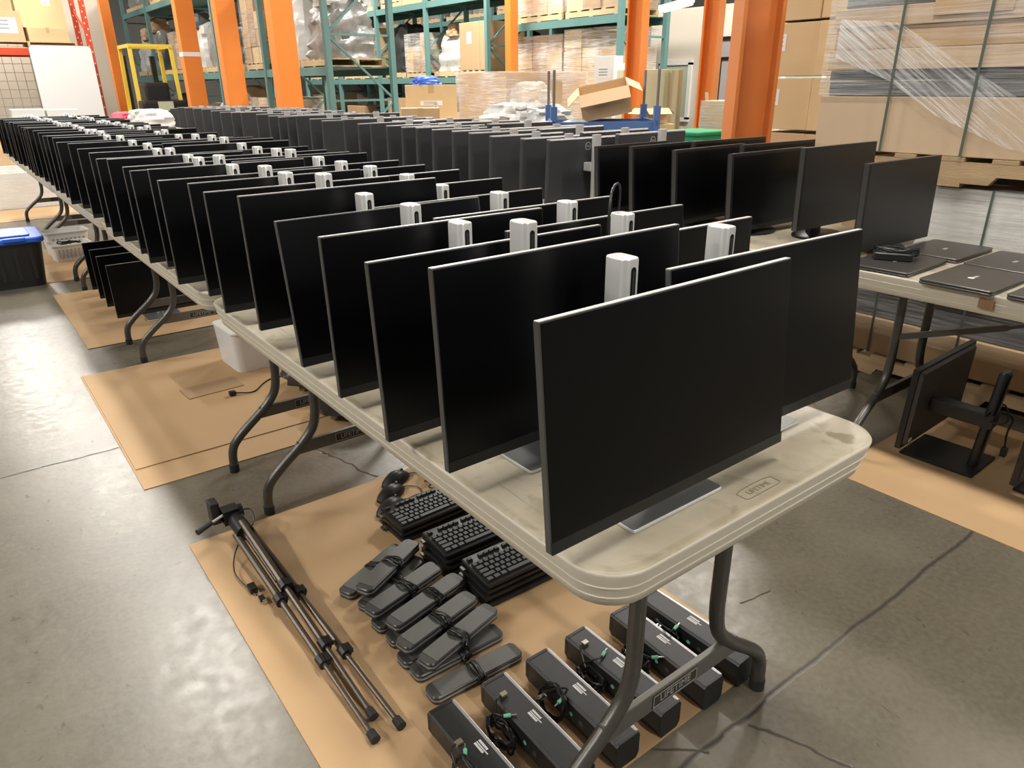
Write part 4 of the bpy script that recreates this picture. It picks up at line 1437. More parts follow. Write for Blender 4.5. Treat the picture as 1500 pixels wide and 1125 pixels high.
# ================================================================== FLOOR MONITORS UNDER THE LAPTOP TABLE
def floor_monitor(label, x, y, rz):
    t = thing('monitor', label, 'monitor', (x, y, SZ), rz, 'black monitors on the right cardboard')
    MB().rprism(0.235, 0.265, 0.006, 0.0, 0.010, 0, 0.0, bev=0.002).obj('base', 'black_plastic', t, smooth=True)
    cl = MB()
    cl.loft([[(x_, y_ - 0.095, 0.009) for x_, y_ in rrect(0.058, 0.032, 0.012, 3)], [(x_ + 0.0, y_ - 0.122, 0.385) for x_, y_ in rrect(0.058, 0.036, 0.016, 3)], [(x_, y_ * 0.7 - 0.123, 0.394) for x_, y_ in rrect(0.05, 0.03, 0.012, 3)]])
    c_ = cl.obj('stand_column', 'black_plastic', t, smooth=True)
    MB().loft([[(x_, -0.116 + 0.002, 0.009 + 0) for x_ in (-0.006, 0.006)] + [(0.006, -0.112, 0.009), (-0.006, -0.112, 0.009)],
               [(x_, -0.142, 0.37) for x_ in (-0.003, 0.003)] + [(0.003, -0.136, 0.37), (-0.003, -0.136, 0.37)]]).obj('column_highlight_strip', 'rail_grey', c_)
    MB().box(-0.03, 0.03, -0.13, 0.09, 0.17, 0.225).obj('mount_arm', 'black_plastic', t, bevel=0.006)
    p = MB().box(-0.265, 0.265, -0.006, 0.016, -0.165, 0.165).obj('panel_housing', 'black_plastic', t, (0.10, 0.115, 0.205), (0.03, 0, 0.0), bevel=0.003)
    MB().loft([[(x_, -0.0055, z_) for x_, z_ in rrect(0.51, 0.31, 0.01, 2)], [(x_ * 0.96, -0.018, z_ * 0.95) for x_, z_ in rrect(0.51, 0.31, 0.01, 2)]]).obj('back_cover', 'back_grey', p)
    sym = MB()
    sym.bar((-0.025, -0.0187, 0.045), (0.008, -0.0187, 0.02), 0.001, 0.009)
    sym.bar((0.008, -0.0187, 0.02), (-0.018, -0.0187, -0.005), 0.001, 0.009)
    sym.obj('back_emblem', 'rail_grey', p, (-0.09, 0, 0.02))
    MB().box(-0.252, 0.252, 0.0155, 0.0172, -0.145, 0.155).obj('screen', 'screen_black', p)
    MB().box(-0.235, -0.205, -0.019, -0.0175, -0.14, -0.125).obj('rating_sticker', 'paper_white', p)
    q = random.Random(int(x * 100 + y * 10))
    pts = [(q.uniform(-0.06, 0.08), -0.14 + q.uniform(-0.05, 0.04), 0.22 + q.uniform(-0.03, 0.06)) for _ in range(10)] + [(0.05, -0.16, 0.15), (0.06, -0.165, 0.08)]
    cb_ = MB().tube(smooth_path(pts, 2), 0.0035, 6).obj('power_cable', 'cable_black', t, smooth=True)
    MB().cbox(0.06, -0.166, 0.065, 0.024, 0.02, 0.035).obj('power_plug', 'black_plastic', cb_, bevel=0.003)
    for s in (-1, 1):
        MB().cbox(0.06 + s * 0.006, -0.166, 0.04, 0.002, 0.006, 0.018).obj('plug_prong', 'plug_metal', cb_)
    return t


floor_monitor('black monitor with wrapped cable standing on cardboard under the laptop table', 2.865, 0.955, 0.03)
floor_monitor('second black floor monitor, cut off by the right picture edge', 2.90, 0.565, 0.03)

# ================================================================== PALLET STACK AT RIGHT
def pallet(label, x, y, z, lx, ly, rz=0.0, m='wood', group=None, boards=True):
    t = thing('wooden_pallet', label, 'pallet', (x, y, z), rz, group)
    n = 7
    bw = 0.095
    for k in range(n):
        yy = -ly / 2 + bw / 2 + (ly - bw) * k / (n - 1)
        MB().box(-lx / 2, lx / 2, yy - bw / 2 + rnd.uniform(-.004, .004), yy + bw / 2, 0.102, 0.120).obj('deck_board', m, t, bevel=0.002)
    for k in range(3):
        xx = -lx / 2 + 0.02 + (lx - 0.04) * k / 2
        sp = [(-ly / 2, 0.016), (-ly / 2, 0.102), (ly / 2, 0.102), (ly / 2, 0.016), (ly * 0.33, 0.016), (ly * 0.31, 0.05), (ly * 0.14, 0.05), (ly * 0.12, 0.016), (-ly * 0.12, 0.016),
              (-ly * 0.14, 0.05), (-ly * 0.31, 0.05), (-ly * 0.33, 0.016)]
        MB().prism(sp, 'x', xx - 0.019, xx + 0.019).obj('stringer', m, t)
    for yy in (-ly / 2 + bw / 2, 0, ly / 2 - bw / 2):
        MB().box(-lx / 2, lx / 2, yy - bw / 2, yy + bw / 2, 0.0, 0.016).obj('bottom_board', m, t)
    return t


PX = 3.98
pallet('wooden pallet on the floor behind the laptop table', PX, 1.20, 0.0, 1.10, 1.10, 0, 'wood', 'pallets of the right stack')
# lower wrapped load
ly0, ly1 = 0.62, 1.76
lx0 = 3.455
t = thing('wrapped_load', 'grey stretch-wrapped block on the floor pallet behind the laptops', 'pallet load', (PX, (ly0 + ly1) / 2, 0.122))
MB().box(-0.525, 0.525, -0.57, 0.57, 0.0, 0.17).obj('carton_layer', 'carton_1', t, bevel=0.004)
MB().box(-0.50, 0.52, -0.56, 0.565, 0.172, 0.30).obj('flattened_board_layer', 'slate', t, bevel=0.004)
MB().box(-0.515, 0.53, -0.56, 0.565, 0.302, 0.815).obj('wrapped_block', 'wrap_grey', t, bevel=0.012)
MB().box(-0.53, 0.54, -0.58, 0.58, 0.10, 0.812).obj('stretch_film', 'film', t)
for yy in (0.03, 0.42):
    MB().box(-0.533, -0.531, yy - 0.005, yy + 0.005, 0.0, 0.818).obj('strap', 'strap_green', t)
pallet('weathered wooden pallet between the two wrapped loads at right', PX - 0.01, 1.40, 0.944, 1.08, 1.30, 0.0, 'wood', 'pallets of the right stack')
t = thing('wrapped_load', 'tall pallet load of flat brown cartons in clear stretch film, upper right', 'pallet load', (PX - 0.01, 1.40, 1.066))
lay = [(-0.53, 0.52, -0.66, 0.655, 0.0, 0.235, 'carton_grey'), (-0.51, 0.52, -0.20, 0.63, 0.237, 0.30, 'slate'), (-0.46, 0.52, -0.66, -0.21, 0.237, 0.30, 'slate'), (-0.50, 0.52, -0.63, 0.64, 0.302, 0.345, 'slate'),
       (-0.525, 0.52, -0.66, 0.645, 0.347, 0.43, 'carton_grey'), (-0.52, 0.52, -0.64, 0.63, 0.432, 0.52, 'carton_0'), (-0.53, 0.52, -0.66, 0.64, 0.522, 0.60, 'carton_grey'), (-0.515, 0.52, -0.66, 0.60, 0.602, 0.665, 'slate'),
       (-0.53, 0.52, -0.66, 0.62, 0.667, 0.80, 'carton_0'), (-0.50, 0.52, -0.63, 0.56, 0.802, 0.86, 'slate'), (-0.53, 0.52, -0.66, 0.64, 0.862, 1.05, 'carton_grey')]
for (x0, x1, y0, y1, z0, z1, m) in lay:
    nm = 'flattened_boards' if m == 'slate' else 'flat_carton'
    MB().box(x0, x1, y0, y1, z0, z1).obj(nm, m, t, bevel=0.004)
MB().box(-0.538, -0.535, -0.10, 0.20, 0.55, 0.78).obj('loose_carton_panel', 'carton_0', t)
MB().box(-0.545, 0.53, -0.67, 0.66, 0.24, 1.06).obj('stretch_film', 'film', t)
f = MB()
f.add([(-0.549, yb, zb) for yb, zb in ((0.60, 0.56), (0.33, 0.53), (-0.02, 0.33), (-0.22, 0.22), (-0.66, 0.0), (-0.66, -0.0), (-0.45, 0.0), (-0.19, 0.045), (0.10, 0.16), (0.33, 0.30), (0.60, 0.40))],
      [(0, 1, 9, 10), (1, 2, 8, 9), (2, 3, 7, 8), (3, 4, 6, 7)])
o = f.obj('diagonal_film_band', 'film_diag', t)
for yy in (-0.03, 0.315):
    MB().box(-0.5535, -0.551, yy - 0.0055, yy + 0.0055, 0.0, 1.06).obj('strap', 'strap_green', t)

# cartons stacked behind the big orange column
k = 0
zs = [0.0, 0.34, 0.68, 1.04, 1.40, 1.76]
lab_k = [('lowest', 0), ('second', 1), ('third', 2), ('fourth', 3), ('fifth', 4), ('topmost', 5)]
for (nm, k) in lab_k:
    for j in range(2):
        st = (('-x', -0.10, 0.22, 0.09, 0.11),) if k in (3, 4) and j == 0 else (('-x', 0.10, 0.22, 0.09, 0.11),) if k in (3, 4) else ()
        carton('tan carton, %s level, %s of two columns behind the big orange column' % (nm, ('nearer', 'farther')[j]), 5.20 + 0.02 * j, 2.86 + 0.40 * j, zs[k], 0.46, 0.385, 0.335 if k < 3 else 0.345,
               rnd.uniform(-0.03, 0.03), 'carton_3' if k > 2 else 'carton_1', st, 'cartons behind the big column')

# ================================================================== ORANGE COLUMNS
def column(label, x, y, wf, wd, h, rz, m, group=None, z0=0.0):
    """I-section steel column with base plate"""
    t = thing('steel_column', label, 'column', (x, y, z0), rz, group)
    tf = 0.022
    MB().box(-wf / 2, wf / 2, -wd / 2, -wd / 2 + tf, 0.02, h).obj('flange', m, t)
    MB().box(-wf / 2, wf / 2, wd / 2 - tf, wd / 2, 0.02, h).obj('flange', m, t)
    MB().box(-0.008, 0.008, -wd / 2 + tf, wd / 2 - tf, 0.02, h).obj('web', m, t)
    MB().box(-wf / 2 - 0.05, wf / 2 + 0.05, -wd / 2 - 0.05, wd / 2 + 0.05, 0.0, 0.02).obj('base_plate', m, t)
    return t


def box_column(label, x, y, wf, wd, h, m, group=None):
    t = thing('steel_column', label, 'column', (x, y, 0), 0, group)
    MB().box(-wf / 2, wf / 2, -wd / 2, wd / 2, 0.02, h).obj('post', m, t, bevel=0.004)
    MB().box(-wf / 2 - 0.06, wf / 2 + 0.06, -wd / 2 - 0.06, wd / 2 + 0.06, 0.0, 0.02).obj('base_plate', m, t)
    return t


column('large orange-brown I-beam column standing behind the right tables', 4.165, 2.975, 0.235, 0.25, 4.2, -2.228, 'orange_dull')
for i, (x, y, wf) in enumerate(((3.70, 19.7, 0.20), (4.02, 14.75, 0.30), (4.02, 12.55, 0.30), (4.02, 10.30, 0.30))):
    t = box_column(['orange steel column next to the cream wall, leftmost of four', 'orange steel column with a white tape band, second from the left',
                    'orange steel column third from the left, beside the wrapped bundles', 'orange steel column fourth from the left, widest of the far four'][i], x, y, wf, 0.22, 5.5, 'orange_paint', 'far orange columns')
    if i == 1:
        MB().box(-0.153, 0.153, -0.113, 0.113, 1.86, 1.93).obj('tape_band', 'paper_white', t)
box_column('slim orange post in front of the teal racks, above the wrapped pile', 8.75, 11.45, 0.17, 0.17, 5.0, 'orange_paint')
column('orange I-beam column left of the pale green cabinet', 7.18, 6.85, 0.20, 0.20, 4.5, 0.3, 'orange_paint')
column('orange I-beam column right of the pale green cabinet', 7.95, 6.32, 0.20, 0.20, 4.5, 0.3, 'orange_paint')

# ================================================================== PALLET RACKS
def rack(label, x, y0, bays, bay, depth, h, beams, m='teal_paint', md='teal_dark', face='-x', group='teal pallet racks'):
    t = thing('pallet_rack', label, 'rack', (x, y0, 0), 0, group)
    for b in range(bays + 1):
        for xx in (0.0, depth):
            MB().box(xx - 0.04, xx + 0.04, b * bay - 0.045, b * bay + 0.045, 0, h).obj('upright', m, t)
        br = MB()
        z = 0.25
        k = 0
        while z + 0.9 < h:
            br.bar((0.0, b * bay, z), (depth, b * bay, z), 0.03, 0.03)
            a, c = ((0.0, depth) if k % 2 == 0 else (depth, 0.0))
            br.bar((a, b * bay, z), (c, b * bay, z + 0.9), 0.03, 0.03)
            z += 0.9
            k += 1
        br.obj('frame_bracing', m, t)
    for b in range(bays):
        for z in beams:
            for xx in (0.0, depth):
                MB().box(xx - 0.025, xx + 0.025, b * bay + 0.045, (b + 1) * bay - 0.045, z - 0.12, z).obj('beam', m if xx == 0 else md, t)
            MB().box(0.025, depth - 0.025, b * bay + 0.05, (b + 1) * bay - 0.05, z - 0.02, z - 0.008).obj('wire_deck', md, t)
    return t


rack('teal pallet rack behind the far orange columns, bundles in clear film', 4.85, 10.75, 5, 2.55, 1.05, 4.6, (1.62, 3.15))
rack('long teal pallet rack in the background centre, two tall shelf levels', 9.0, 12.55, 4, 2.25, 1.05, 4.6, (1.50, 2.98))
rack('near end of the teal racks behind the open carton, tightly packed', 9.0, 8.95, 1, 2.9, 1.05, 4.6, (1.22, 2.36))
rack('teal pallet rack of the row behind, seen through the front rack', 12.2, 12.0, 6, 2.4, 1.05, 4.6, (1.50, 2.98))


def small_pallet(t, lx, ly, m='wood_pale'):
    p = MB()
    for k in range(5):
        yy = -ly / 2 + 0.05 + (ly - 0.1) * k / 4
        p.box(-lx / 2, lx / 2, yy - 0.045, yy + 0.045, 0.10, 0.12)
    for xx in (-lx / 2 + 0.03, 0, lx / 2 - 0.03):
        p.box(xx - 0.03, xx + 0.03, -ly / 2, ly / 2, 0.02, 0.10)
    for yy in (-ly / 2 + 0.05, 0, ly / 2 - 0.05):
        p.box(-lx / 2, lx / 2, yy - 0.045, yy + 0.045, 0, 0.02)
    return p.obj('pallet', m, t)


def lump(w, d, h, seed, n=12, rings=8):
    """crumpled heap: superelliptic dome with folded noise"""
    n, rings = max(26, n), max(13, rings)
    off = Vector((seed * 1.7, seed * 0.9, seed * 2.3))
    R_ = []
    for i in range(rings):
        u = i / (rings - 1)
        ring = []
        for j in range(n):
            a = 2 * PI * j / n
            cx = max(-1, min(1, 1.30 * math.cos(a)))
            sy = max(-1, min(1, 1.30 * math.sin(a)))
            s = (1.0 - 0.30 * u ** 2.2) if i < rings - 1 else 0.45
            p = Vector((cx * s, sy * s, u * 1.6))
            f = mnoise.turbulence(p * 2.2 + off, 4, True) * 0.26
            g = mnoise.noise(p * 1.3 + off) * 0.14
            k = s * (0.99 - f + g * (0.3 + u))
            k = min(k, 1.0)
            zz = h * u * (1 - 0.10 * mnoise.turbulence(p * 2.0 - off, 3, True)) if i else 0.0
            ring.append((w / 2 * cx * k, d / 2 * sy * k, max(0.0, zz)))
        R_.append(ring)
    return MB().loft(R_)


def rack_load(label, x, y, z, w, d, h, kind, seed, group, pal=True):
    q = random.Random(seed)
    t = thing('pallet_load', label, 'pallet load', (x, y, z), q.uniform(-0.04, 0.04), group)
    z0 = 0.0
    if pal:
        small_pallet(t, w, d)
        z0 = 0.121
    if kind == 'cartons':
        nz = max(1, int(round(h / 0.3)))
        ny = 3
        for a in range(nz):
            for b in range(ny):
                if a == nz - 1 and q.random() < 0.25:
                    continue
                y0 = -d / 2 + d * b / ny
                MB().box(-w / 2 + q.uniform(0, 0.03), w / 2 - 0.02, y0 + 0.004, y0 + d / ny - 0.004, z0 + a * h / nz, z0 + (a + 1) * h / nz - 0.004).obj('carton', 'carton_%d' % q.randrange(4), t)
        MB().box(-w / 2 - 0.012, w / 2, -d / 2 - 0.012, d / 2 + 0.012, z0, z0 + h + 0.005).obj('stretch_film', q.choice(('film', 'film_thick')), t)
    elif kind == 'block':
        MB().box(-w / 2, w / 2, -d / 2, d / 2, z0, z0 + h).obj('crate', q.choice(('carton_2', 'carton_0', 'carton_grey')), t, bevel=0.01)
        MB().box(-w / 2 - 0.004, -w / 2, d * 0.05, d * 0.22, z0 + h * 0.55, z0 + h * 0.8).obj('shipping_label', 'paper_white', t)
        MB().box(-w / 2 - 0.003, w / 2, -d * 0.25, -d * 0.22, z0, z0 + h + 0.003).obj('strap', 'tape_tan', t)
    else:
        mm = {'bundle': 'bag_grey', 'white': 'bag_white', 'dark': 'bag_dark'}[kind]
        lump(w * 0.98, d, h, seed).obj('bundle', mm, t, (0, 0, z0), smooth=True, angle=0.7)
        if kind != 'dark':
            lump(w * 0.5, d * 0.45, h * 0.35, seed + 1).obj('loose_item', q.choice(('carton_grey', 'slate', 'bag_white', 'carton_2')), t, (-w * 0.18, q.uniform(-0.2, 0.2) * d, z0 + h * 0.86), smooth=True, angle=0.7)
    return t


kinds = ['bundle', 'cartons', 'bundle', 'block', 'white', 'cartons', 'block', 'bundle', 'cartons', 'dark']
lev = ['floor level', 'middle shelf', 'top shelf']
n = 0
for (rx, y0, bays, bay, beams, nm) in ((4.85, 10.75, 5, 2.55, (0.0, 1.62, 3.15), 'rack behind the far orange columns'), (9.0, 12.55, 4, 2.25, (0.0, 1.50, 2.98), 'central teal rack'),
                                       (9.0, 8.95, 1, 2.9, (0.0, 1.22, 2.36), 'packed rack end'), (12.2, 12.0, 6, 2.4, (0.0, 1.50, 2.98), 'rear teal rack')):
    for b in range(bays):
        for li, z in enumerate(beams):
            for s in range(2):
                kd = kinds[(n * 7 + b * 3 + li * 2 + s) % len(kinds)]
                if rx == 4.85 and li < 2 and kd in ('block',):
                    kd = 'bundle'
                if rx == 9.0 and bays == 1:
                    kd = 'cartons' if li else 'block'
                if li == 0 and rx == 9.0 and bays > 1:
                    kd = ('dark', 'block', 'cartons')[n % 3]
                hh = rnd.uniform(0.75, 1.15) if li else rnd.uniform(0.6, 1.05)
                nxt = beams[li + 1] if li < 2 else 9.0
                hh = min(hh, (nxt - 0.13 - z - 0.125) / (1.25 if kd in ('bundle', 'white') else 1.03))
                desc = {'bundle': 'grey film-wrapped bundle', 'white': 'white film-wrapped bundle', 'dark': 'dark bundled goods', 'cartons': 'film-wrapped stack of cartons', 'block': 'strapped crate'}[kd]
                lab = '%s, %s, %s bay %s slot, %s' % (desc, lev[li], ORD[b], ('near', 'far')[s], nm)
                rack_load(lab, rx + 0.55, y0 + b * bay + bay * (0.27 + 0.46 * s), z + 0.001, 0.95, bay * 0.43, hh, kd, 100 + n, 'loads on the teal racks')
                n += 1

# red rack at far left with boxes and the whiteboard
t = thing('pallet_rack', 'red-orange perforated rack at far left holding brown cartons', 'rack', (-1.2, 17.2, 0))
for xx in (0.0, 4.05):
    for yy in (0.0, 1.05):
        up = MB().box(xx - 0.045, xx + 0.045, yy - 0.04, yy + 0.04, 0, 4.6).obj('upright', 'red_rack', t)
        hl = MB()
        for k in range(44):
            hl.cbox(xx - 0.02 + 0.04 * (k % 2), yy - 0.0405, 0.1 + k * 0.10, 0.016, 0.002, 0.03)
        hl.obj('teardrop_slots', 'paper_white', up)
    br = MB()
    for k in range(4):
        br.bar((xx, 0, 0.3 + k), (xx, 1.05, 0.8 + k), 0.03, 0.03)
    br.obj('frame_bracing', 'red_rack', t)
for yy in (0.0, 1.05):
    MB().box(0.045, 4.005, yy - 0.03, yy + 0.03, 1.93, 2.05).obj('beam', 'red_rack', t)
MB().box(0.05, 4.0, 0.03, 1.02, 2.03, 2.045).obj('shelf_deck', 'wood', t)
pallet('wooden pallet on the red rack shelf at far left', 1.85, 17.72, 2.051, 1.6, 0.9, 0, 'wood_pale')
carton('brown carton with big white label on the red rack', 1.45, 17.62, 2.173, 0.72, 0.62, 0.50, 0.03, 'carton_1', (('-y', 0.02, 0.26, 0.50, 0.26),))
carton('low open brown box at the right of the red rack shelf', 2.21, 17.64, 2.173, 0.66, 0.60, 0.24, 0, 'carton_3')
carton('tall tan carton with two white stickers on the red rack', 2.18, 17.80, 2.418, 0.80, 0.50, 1.05, 0.02, 'carton_3', (('-y', 0.10, 0.85, 0.16, 0.22), ('-y', 0.12, 0.45, 0.14, 0.12)))
carton('brown box leaning on top of the labelled carton at far left', 1.33, 17.66, 2.676, 0.78, 0.5, 0.42, 0.05, 'carton_0')
t = thing('whiteboard', 'large blank whiteboard with rounded corners leaning at the red rack', 'whiteboard', (2.30, 16.95, 0.45))
wb = MB().prism([(x, z + 0.82) for x, z in rrect(1.02, 1.64, 0.07, 5)], 'y', -0.015, 0.015).obj('board', 'whiteboard', t, smooth=True)
MB().prism([(x, z + 0.82) for x, z in rrect(1.04, 1.66, 0.08, 5)], 'y', 0.004, 0.02).obj('board_back', 'post_grey', t, smooth=True)
for s in (-0.38, 0.38):
    MB().box(s - 0.02, s + 0.02, 0.02, 0.06, -0.45, 0.9).obj('stand_leg', 'post_grey', t)
o = MB()
for k in range(24):
    o.box(-1.1 + k * 0.16, -1.092 + k * 0.16, 18.6, 18.61, 0.05, 4.4)
for k in range(28):
    o.box(-1.1, 2.7, 18.6, 18.61, 0.05 + k * 0.16, 0.058 + k * 0.16)
o = o.obj('wire_mesh_fence', 'mesh_grey')
tag(o, 'grey wire mesh screen behind the red rack at far left', 'fence')
carton('white and red printed carton on the far table before the whiteboard', 0.86, 9.62, 0.7414, 0.30, 0.20, 0.42, 0, 'paper_white', (('-y', -0.04, 0.30, 0.16, 0.10),), tape=False)
carton('white and grey printed carton at the far table end beside the other', 1.18, 9.62, 0.7414, 0.30, 0.20, 0.41, 0, 'paper_white', (('-y', 0.0, 0.30, 0.18, 0.10),), tape=False)

# ================================================================== FORKLIFT
t = thing('forklift', 'yellow forklift with overhead guard parked between the orange columns', 'forklift', (4.05, 18.2, 0), 0.0)
g = MB()
for xx in (-0.42, 0.42):
    for yy in (-0.55, 0.55):
        g.bar((xx, yy, 0.7), (xx * 0.95, yy * 0.85, 2.15), 0.07, 0.07)
for xx in (-0.42, 0.42):
    g.bar((xx * 0.95, -0.52, 2.15), (xx * 0.95, 0.52, 2.15), 0.07, 0.07)
for yy in (-0.5, -0.25, 0, 0.25, 0.5):
    g.bar((-0.42, yy, 2.16), (0.42, yy, 2.16), 0.05, 0.05)
g.obj('overhead_guard', 'yellow_paint', t)
MB().box(-0.5, 0.5, -0.85, 0.75, 0.25, 0.85).obj('chassis', 'yellow_paint', t, bevel=0.05)
MB().box(-0.45, 0.45, -0.95, -0.5, 0.85, 1.1).obj('counterweight', 'black_plastic', t, bevel=0.06)
MB().box(-0.25, 0.25, -0.45, 0.0, 0.85, 1.45).obj('seat', 'black_plastic', t, bevel=0.06)
MB().box(-0.15, 0.15, -0.96, -0.94, 0.9, 1.08).obj('rear_plate', 'cabinet_green', t)
for xx in (-0.3, 0.3):
    MB().box(xx - 0.05, xx + 0.05, 0.8, 0.9, 0.1, 2.0).obj('mast_rail', 'black_plastic', t)
for xx in (-0.45, 0.45):
    for yy in (-0.55, 0.5):
        MB().tube([(xx - 0.08, yy, 0.24), (xx + 0.08, yy, 0.24)], 0.24, 18).obj('wheel', 'rubber', t, smooth=True)

# ================================================================== CLUTTER BEYOND THE RIGHT ROW
def platform(label, x, y, w, d, h):
    t = thing('gaylord_box', label, 'box', (x, y, 0), 0.0, 'bulk boxes behind the right row')
    b = MB()
    b.box(-w / 2, w / 2, -d / 2, d / 2, 0.12, h)
    b.obj('box_body', 'carton_1', t, bevel=0.006)
    small_pallet(t, w, d)
    return t


platform('waist-high bulk carton on a pallet under the tan boxes', 4.74, 7.90, 1.30, 1.40, 0.86)
carton('large tan carton with printed marks in the background centre', 4.90, 8.02, 0.862, 0.60, 0.52, 0.50, -0.55, 'carton_3', (('-y', 0.0, 0.30, 0.26, 0.05), ('-y', 0.05, 0.20, 0.05, 0.20)))
carton('lighter tan carton in front of the printed one', 4.38, 7.42, 0.862, 0.42, 0.30, 0.265, -0.5, 'carton_1')
carton('small flat carton at the left of the tan boxes', 4.29, 8.40, 0.862, 0.36, 0.30, 0.10, -0.4, 'carton_3')
o = lump(0.34, 0.24, 0.10, 71).obj('plastic_bag', 'tote_blue', None, (4.80, 7.95, 1.363), smooth=True)
tag(o, 'crumpled blue plastic bag on the large tan carton', 'bag')
platform('bulk carton on a pallet beneath the white wrapped heap', 5.30, 6.66, 1.0, 1.0, 0.80)
t = thing('wrapped_heap', 'heap of white stretch film and boxes behind the blue cart', 'heap', (5.30, 6.66, 0.803))
lump(0.98, 0.95, 0.38, 51, 34, 18).obj('film_heap', 'bag_white', t, smooth=True)
MB().box(0.12, 0.42, -0.10, 0.25, 0.25, 0.58).obj('inner_carton', 'carton_1', t)
lump(0.42, 0.36, 0.26, 33, 34, 18).obj('film_tuft', 'film_thick', t, (-0.10, -0.18, 0.33), smooth=True)
carton('low open tan carton just behind the silver-topped monitors', 4.25, 6.25, 0.0, 0.60, 0.40, 0.98, -0.45, 'carton_1')
big = platform('big film-covered bulk box behind the white heap', 6.55, 8.35, 1.35, 1.1, 1.50)
MB().box(-0.70, 0.69, -0.57, 0.57, 0.3, 1.51).obj('stretch_film', 'film_thick', big)
# blue carts
def cart(label, x, y, rz, w, d):
    t = thing('platform_cart', label, 'cart', (x, y, 0), rz, 'blue stake carts')
    MB().box(-w / 2, w / 2, -d / 2, d / 2, 0.22, 0.27).obj('deck', 'cart_blue', t, bevel=0.006)
    for sx in (-1, 1):
        for sy in (-1, 1):
            ps = MB().box(sx * (w / 2 - 0.03) - 0.03, sx * (w / 2 - 0.03) + 0.03, sy * (d / 2 - 0.03) - 0.03, sy * (d / 2 - 0.03) + 0.03, 0.27, 1.16).obj('post', 'cart_blue', t)
            MB().tube([(sx * (w / 2 - 0.03), sy * (d / 2 - 0.03), 1.14), (sx * (w / 2 - 0.03), sy * (d / 2 - 0.03), 1.48)], 0.014, 8).obj('stake', 'post_grey', ps, smooth=True)
            MB().tube([(sx * (w / 2 - 0.12) - 0.03, sy * (d / 2 - 0.1), 0.10), (sx * (w / 2 - 0.12) + 0.03, sy * (d / 2 - 0.1), 0.10)], 0.10, 16).obj('wheel', 'rubber', t, smooth=True)
    for sy in (-1, 1):
        MB().box(-w / 2, w / 2, sy * (d / 2 - 0.03) - 0.012, sy * (d / 2 - 0.03) + 0.012, 0.93, 1.02).obj('rail', 'cart_blue', t)
    for sx in (-1, 1):
        MB().box(sx * (w / 2 - 0.03) - 0.012, sx * (w / 2 - 0.03) + 0.012, -d / 2, d / 2, 0.98, 1.03).obj('side_rail', 'cart_blue', t)
    return t


cart('blue steel cart with upright posts holding the tilted open carton', 5.35, 5.55, -0.62, 1.05, 0.7)
t2 = carton('open tan carton tilted on the blue cart, flaps spread', 5.62, 5.74, 1.08, 0.50, 0.38, 0.26, -0.75, 'carton_1', open_top=True, tape=False)
t2.rotation_euler = (0.20, -0.20, -0.75)
lp = thing('scrap_pile', 'dark and white scrap heaped under the open carton on the cart', 'heap', (5.40, 5.60, 0.272), -0.62)
lump(0.90, 0.55, 0.62, 83, 14, 8).obj('scrap', 'bag_grey', lp, smooth=True, angle=0.7)
lump(0.70, 0.45, 0.20, 85, 12, 6).obj('loose_scrap', 'bag_dark', lp, (0, 0, 0.50), smooth=True, angle=0.7)
lump(0.35, 0.25, 0.20, 87, 12, 6).obj('white_scrap', 'bag_white', lp, (-0.25, 0.0, 0.56), smooth=True, angle=0.7)
# pale green cabinet
t = thing('metal_cabinet', 'pale green metal cabinet between two orange columns', 'cabinet', (7.75, 7.10, 0), -0.62)
MB().box(-0.42, 0.36, -0.25, 0.25, 0.0, 1.52).obj('cabinet_body', 'cabinet_green', t, bevel=0.008)
MB().box(-0.40, 0.12, -0.256, -0.25, 0.08, 1.48).obj('door', 'cabinet_green', t)
MB().tube([(0.24, -0.29, 0.02), (0.24, -0.29, 1.50)], 0.06, 12).obj('roll', 'cabinet_green', t, smooth=True)
carton('open tan carton standing before the pale green cabinet', 6.75, 6.15, 0.0, 0.46, 0.40, 0.92, -0.6, 'carton_3')
carton('small open carton on the one before the cabinet', 6.75, 6.15, 0.925, 0.30, 0.26, 0.16, -0.3, 'carton_1', open_top=True, tape=False)
carton('white printed carton stack top beside the orange column', 8.20, 8.25, 0.0, 0.42, 0.40, 1.72, 0, 'paper_white', (('-x', 0, 1.5, 0.3, 0.15),))
t = thing('waste_bin', 'green plastic bin behind the silver-topped monitors', 'bin', (6.10, 4.95, 0), 0)
bin_shape(0.50, 0.45, 0.88, 0.01, 0.15, 0.05).obj('bin_body', 'bin_green', t, smooth=True)
MB().rprism(0.54, 0.49, 0.05, 0.88, 0.92, bev=0.01).obj('bin_lid', 'bin_green', t, smooth=True)
MB().box(-0.29, -0.25, -0.09, -0.02, 0.62, 0.82).obj('notice', 'paper_white', t)
t = thing('plank', 'pale board leaning against the orange column right of the cabinet', 'board', (7.45, 5.72, 0), 0.5)
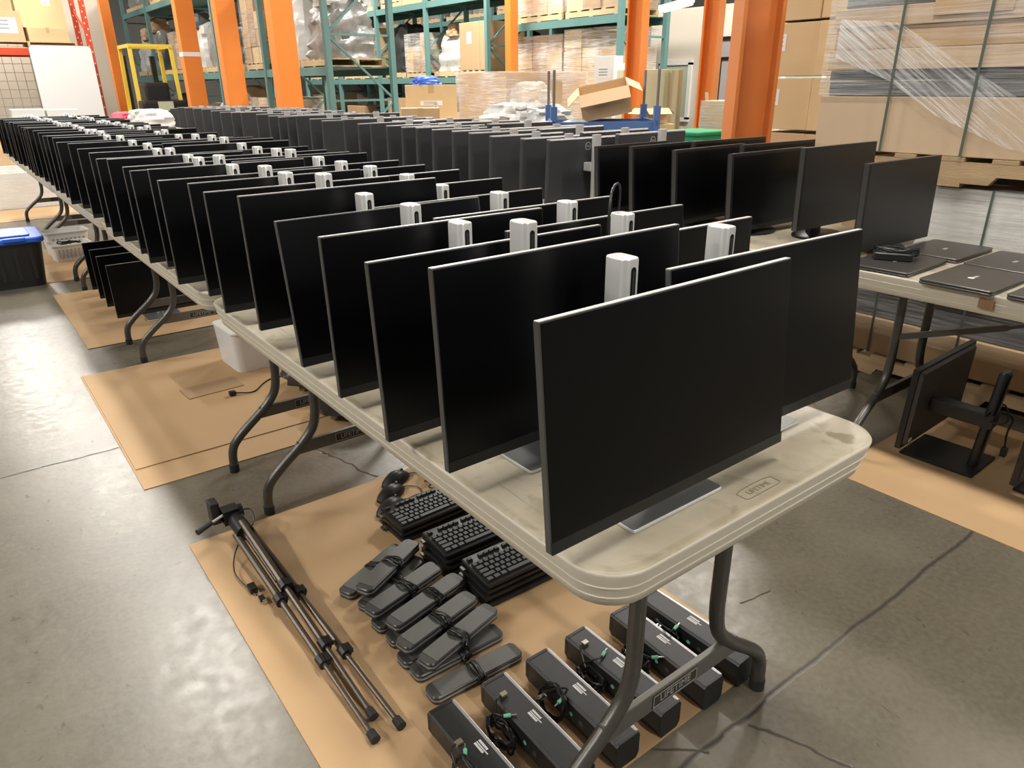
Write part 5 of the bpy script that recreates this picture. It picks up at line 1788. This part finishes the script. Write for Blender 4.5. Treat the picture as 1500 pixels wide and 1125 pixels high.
MB().loft([[(-0.06, -0.01, 0), (0.06, -0.01, 0), (0.06, 0.01, 0), (-0.06, 0.01, 0)], [(0.12, 0.19, 1.25), (0.24, 0.19, 1.25), (0.24, 0.21, 1.25), (0.12, 0.21, 1.25)]]).obj('board', 'wood_pale', t)
for k, z in enumerate((0.0, 0.42, 0.82)):
    t = carton('film-wrapped carton %s between the two right orange columns' % ('at the bottom', 'in the middle', 'on top')[k], 6.85, 5.05, z, 0.52, 0.52, (0.415, 0.395, 0.36)[k], 0.1, 'carton_grey', (), 'film-wrapped cartons by the right columns')
    MB().box(-0.268, 0.268, -0.268, 0.268, 0.0, (0.41, 0.39, 0.365)[k]).obj('stretch_film', 'film_thick', t)
# strip light under the mezzanine edge
t = thing('strip_light', 'white fluorescent strip light hanging above the office wall', 'lamp', (8.70, 7.60, 2.34), -0.5)
MB().box(-0.06, 0.06, -0.55, 0.55, 0.0, 0.06).obj('housing', 'paper_white', t)
em = bpy.data.materials.new('tube_glow')
nt, N_, L_, b_ = nodes_of(em)
b_.inputs['Emission Color'].default_value = (1, 0.97, 0.9, 1)
b_.inputs['Emission Strength'].default_value = 1.6
MATS['tube_glow'] = em
for s in (-0.035, 0.035):
    MB().tube([(s, -0.53, -0.016), (s, 0.53, -0.016)], 0.016, 8).obj('tube', 'tube_glow', t, smooth=True)
for yy in (-0.4, 0.4):
    MB().tube([(0, yy, 0.06), (0, yy, 4.2)], 0.006, 6).obj('hanger', 'post_grey', t)

# white and pink bundle near the far end of the aisle
t = thing('bulk_box', 'bulk carton in the far aisle under the white and pink bundle', 'box', (2.02, 9.45, 0), 0.0)
MB().box(-0.33, 0.33, -0.40, 0.40, 0.0, 0.92).obj('box_body', 'carton_2', t, bevel=0.006)
t = thing('cloth_bundle', 'crumpled white and pink bundle of cloth in the far aisle', 'cloth', (2.02, 9.45, 0.922))
lump(0.50, 0.5, 0.22, 91, 16, 8).obj('white_cloth', 'cloth_white', t, smooth=True)
lump(0.34, 0.3, 0.16, 93, 14, 7).obj('pink_cloth', 'cloth_pink', t, (-0.20, 0.26, 0.03), smooth=True)
